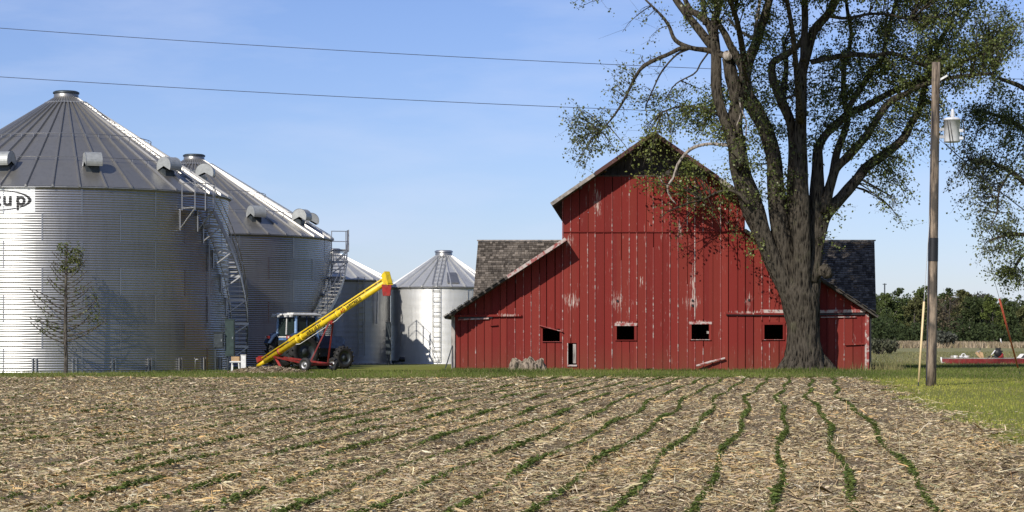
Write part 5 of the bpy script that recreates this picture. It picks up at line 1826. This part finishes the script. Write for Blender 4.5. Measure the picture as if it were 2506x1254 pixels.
# ------------------------------------------------------------------ small gear at the bins
def boxthing(name, label, cat, px0, px1, py0, py1, Y, depth, mat, legs=None, door=True):
    a, b = P(px0, py1, Y), P(px1, py0, Y)
    g = float(gz(Y))
    t = thing(name, label, cat, ((a.x + b.x) / 2, Y, g))
    m = MB(); m.box(((a.x + b.x) / 2, Y + depth / 2, (a.z + b.z) / 2), (b.x - a.x, depth, b.z - a.z)); m.build('housing', M[mat], t)
    if door:
        m = MB(); m.box(((a.x + b.x) / 2, Y - .008, (a.z + b.z) / 2), ((b.x - a.x) * .86, .016, (b.z - a.z) * .93)); d = m.build('door', M[mat], t)
        m = MB(); m.box((a.x + (b.x - a.x) * .82, Y - .025, (a.z + b.z) / 2), (.03, .03, .09)); m.build('handle', M['steel'], d, local=True)
        for e in (.25, .75):
            m = MB(); m.box((a.x + (b.x - a.x) * .08, Y - .02, a.z + (b.z - a.z) * e), (.025, .03, .10)); m.build('hinge', M['darkm'], d, local=True)
        m = MB(); m.box(((a.x + b.x) / 2, Y + depth / 2, b.z + .015), (b.x - a.x + .05, depth + .06, .03)); m.build('rain_lid', M[mat], t)
    for x in (legs or ()):
        p = P(x, py1, Y)
        m = MB(); m.bar(Vector((p.x, Y + depth / 2, g - .1)), Vector((p.x, Y + depth / 2, a.z)), .05, .05); m.build('leg', M['darkm'], t)
    return t
boxthing('electrical_cabinet', 'tall dark green cabinet on a stand beside the bin stairs', 'cabinet', 551, 573, 783, 872, 89.2, .28, 'greenbox', (556, 568))
boxthing('electrical_box', 'small dark metal box on a post left of the tall cabinet', 'cabinet', 523, 546, 816, 851, 89.0, .22, 'darkm', (526,))
boxthing('narrow_cabinet', 'narrow grey cabinet on legs between the two small bins', 'cabinet', 944, 957, 790, 868, 112.5, .25, 'darkm', (947, 954))
def post_and_box():
    Y = 88.6
    a, b = P(590, 911, Y), P(602, 870, Y)
    t = thing('white_post', 'short white square post standing beside the auger foot', 'post', ((a.x + b.x) / 2, Y, float(gz(Y))))
    m = MB(); m.box(((a.x + b.x) / 2, Y, (a.z + b.z) / 2), (b.x - a.x, .17, b.z - a.z)); m.build('post', M['white'], t)
    m = MB(); m.box(((a.x + b.x) / 2, Y, b.z + .012), (b.x - a.x + .03, .20, .024)); m.build('post_cap', M['white'], t)
    a, b = P(567, 884, Y + .3), P(587, 873, Y + .3)
    t = thing('wooden_crate', 'tan wooden crate on a white stool beside the white post', 'crate', ((a.x + b.x) / 2, Y, float(gz(Y))))
    for i in range(3):
        z = a.z + (b.z - a.z) * (i + .5) / 3
        m = MB(); m.box(((a.x + b.x) / 2, Y + .15, z), (b.x - a.x, .02, (b.z - a.z) / 3 - .008)); m.build('slat', M['tan'], t)
        m = MB(); m.box(((a.x + b.x) / 2, Y + .45, z), (b.x - a.x, .02, (b.z - a.z) / 3 - .008)); m.build('slat', M['tan'], t)
    for x in (a.x + .012, b.x - .012):
        m = MB(); m.box((x, Y + .3, (a.z + b.z) / 2), (.022, .28, b.z - a.z)); m.build('end_board', M['tan'], t)
    s = thing('white_stool', 'low white stool under the tan wooden crate', 'stool', ((a.x + b.x) / 2, Y + .3, float(gz(Y))))
    m = MB(); m.box(((a.x + b.x) / 2, Y + .3, a.z - .03), (b.x - a.x + .12, .42, .05)); m.build('seat', M['white'], s)
    for ex in (-1, 1):
        for ey in (-1, 1):
            x, y = (a.x + b.x) / 2 + ex * .17, Y + .3 + ey * .15
            m = MB(); m.bar((x, y, float(gz(Y)) - .03), (x - ex * .03, y, a.z - .05), .04, .04); m.build('leg', M['white'], s)
post_and_box()
def unload():
    Y = 114.6
    a, b = P(958, 886, Y), P(984, 882, Y)
    t = thing('unloading_motor', 'dark unloading motor at the foot of the small bright bin', 'motor', (b.x, Y, float(gz(Y))))
    m = MB(); m.tube([a, b], .07, 12); m.build('discharge_tube', M['darkm'], t, True)
    m = MB(); m.lathe([(.001, -.16), (.12, -.16), (.14, -.10), (.14, .10), (.12, .16), (.001, .16)], b + Vector((0, 0, .05)), (1, 0, 0), 14); m.build('motor', M['black'], t, True)
    m = MB(); m.box(a + Vector((-.05, 0, -.02)), (.10, .2, .16)); m.build('chute', M['white'], t)
    for x in (a.x + .1, b.x):
        m = MB(); m.bar(Vector((x, Y, float(gz(Y)) - .05)), Vector((x, Y, a.z)), .05, .05); m.build('leg', M['darkm'], t)
unload()
def pipe_stub():
    p = ground_point(478, 911)
    t = thing('water_hydrant', 'thin grey standpipe with bent head before the largest bin', 'standpipe', tuple(p))
    m = MB(); m.tube([p + Vector((0, 0, -.05)), p + Vector((0, 0, .48)), p + Vector((.03, 0, .53)), p + Vector((.11, 0, .54)), p + Vector((.13, 0, .49))], .022, 8); m.build('pipe', M['steel'], t, True)
    m = MB(); m.bar(p + Vector((0, 0, .53)), p + Vector((-.04, 0, .60)), .03, .02); m.build('lever', M['steel'], t)
pipe_stub()

# ------------------------------------------------------------------ red wagon with scrap, right background
def wagon():
    Y = ground_y(893)
    zt, zb = P(0, 877, Y).z, P(0, 889, Y).z
    x0, x1 = P(2322, 880, Y).x, P(2590, 880, Y).x
    g = float(gz(Y))
    t = thing('flat_wagon', 'low red flat wagon with pale bed standing in the meadow', 'wagon', ((x0 + x1) / 2, Y, g))
    n = 12
    for i in range(n):
        a = x0 + (x1 - x0) * i / n
        m = MB(); m.box((a + (x1 - x0) / n / 2, Y + 1.0, zt - .02), ((x1 - x0) / n - .012, 2.1, .045)); m.build('bed_plank', M['greyw' if i % 3 else 'trunkpale'], t)
    for y in (Y - .03, Y + 2.03):
        m = MB(); m.box(((x0 + x1) / 2, y, (zt + zb) / 2 - .035), (x1 - x0, .05, zt - zb)); m.build('side_rail', M['redframe'], t)
    for x in (x0 + .02, x1 - .02):
        m = MB(); m.box((x, Y + 1.0, (zt + zb) / 2 - .04), (.05, 2.0, zt - zb - .02)); m.build('end_rail', M['redpaint'], t)
    for x in (x0 + .9, x1 - .9):
        for y in (Y + .25, Y + 1.75):
            o = MB(); R = .20; w = .14
            o.lathe([(R * .55, -w / 2), (R, -w / 2), (R, w / 2), (R * .55, w / 2), (.03, w * .2)], (x, y, g + R), (0, 1, 0), 18); o.build('wheel', M['rubber'], t, True)
    m = MB(); m.tube([(x0, Y + 1, zb), (x0 - .22, Y + .9, zb + .02), (x0 - .24, Y + .9, zt + .05)], .045, 8); m.build('drawbar', M['white'], t, True)
    r = random.Random(4)
    zt += .012
    def X(px): return P(px, 0, Y + .9).x
    # pale coil and blocks
    c = thing('scrap_heap', 'pale tangle of scrap on the left end of the red wagon', 'scrap', (X(2350), Y + .9, zt))
    for i in range(7):
        x = X(2328) + i * .16
        m = MB(); m.box((x, Y + .9 + r.uniform(-.2, .2), zt + .07), (r.uniform(.1, .2), .16, r.uniform(.08, .14)), Matrix.Rotation(r.uniform(-.2, .2), 3, 'Y')); m.build('block', M['white' if i % 2 else 'trunkpale'], c)
    m = MB(); m.tube([(X(2357) + .11 * math.cos(a), Y + .8, zt + .13 + .10 * math.sin(a)) for a in [i * .5 for i in range(13)]], .025, 6); m.build('hose_coil', M['white'], c, True)
    # folded brown implement
    c = thing('plough_share', 'rusty brown angled implement standing on the red wagon', 'implement', (X(2398), Y + .9, zt))
    m = MB(); m.bar((X(2402), Y + .9, zt), (X(2388), Y + .9, zt + .30), .10, .14); m.build('blade', M['tan'], c)
    m = MB(); m.bar((X(2388), Y + .9, zt + .28), (X(2399), Y + .9, zt + .40), .08, .08); m.build('arm', M['greyw'], c)
    m = MB(); m.bar((X(2398), Y + .9, zt + .36), (X(2399), Y + .9, zt + .56), .04, .04); m.build('handle', M['darkm'], c)
    m = MB(); m.prism([(X(2400), Y + .85, zt), (X(2407), Y + .85, zt), (X(2405), Y + .85, zt + .28), (X(2396), Y + .85, zt + .36)], (0, .1, 0)); m.build('plate', M['tan'], c)
    # engine
    c = thing('small_engine', 'black and red engine with white pipe on the red wagon', 'engine', (X(2440), Y + .9, zt))
    m = MB(); m.lathe([(.001, -.15), (.19, -.15), (.22, 0), (.19, .15), (.001, .15)], (X(2442), Y + .9, zt + .27), (0, 1, 0), 14); m.build('block', M['black'], c, True)
    m = MB(); m.box((X(2443), Y + .9, zt + .50), (.26, .22, .10)); m.build('air_filter', M['black'], c)
    m = MB(); m.bar((X(2436), Y + .9, zt), (X(2441), Y + .9, zt + .2), .1, .24); m.build('mount', M['darkm'], c)
    m = MB(); m.tube([(X(2425), Y + .75, zt + .16), (X(2434), Y + .75, zt + .42)], .035, 8); m.build('pipe', M['white'], c, True)
    m = MB(); m.lathe([(.001, 0), (.17, 0), (.15, .2), (.06, .3), (.001, .31)], (X(2449), Y + .9, zt), (0, 0, 1), 14); m.build('fuel_tank', M['redpaint'], c, True)
    m = MB(); m.bar((X(2444), Y + .9, zt + .40), (X(2454), Y + .9, zt + .36), .05, .07); m.build('guard', M['black'], c)
    for i in range(3):
        m = MB(); m.bar((X(2418 + i * 4), Y + .9, zt + .04), (X(2424 + i * 4), Y + .9, zt + .07), .1, .06); m.build('bracket', M['tan' if i % 2 else 'black'], c)
    # striped panel
    c = thing('striped_panel', 'slanted black and white striped panel at the right of the red wagon', 'panel', (X(2500), Y + .9, zt))
    for i in range(5):
        xa = X(2487) + i * .24
        m = MB(); m.prism([(xa, Y + .8, zt), (xa + .235, Y + .8, zt), (xa + .235 + .22, Y + .85, zt + .22), (xa + .22, Y + .85, zt + .22)], (0, .03, 0)); m.build('stripe', M['white' if i % 2 == 0 else 'black'], c)
wagon()
# far posts
m = MB(); a = ground_point(2452, 848); m.tube([a + Vector((0, 0, -.2)), a + Vector((-.25, 0, (848 - 829) / FPX * a.y))], .10, 8)
tag(m.build('marker_post', M['white']), 'thin white marker post out in the meadow', 'post')
def far_pole():
    Y = 720
    b, t_ = P(2165, 845, Y), P(2165, 694, Y)
    t = thing('far_utility_pole', 'tiny distant utility pole above the far trees', 'utility pole', (b.x, Y, float(gz(Y))))
    m = MB(); m.tube([Vector((b.x, Y, float(gz(Y)) - 1)), t_], [.28, .22], 8); m.build('pole', M['darkm'], t)
    m = MB(); m.bar(t_ + Vector((-.7, 0, -.3)), t_ + Vector((.7, 0, -.3)), .2, .25); m.build('crossarm', M['darkm'], t)
far_pole()
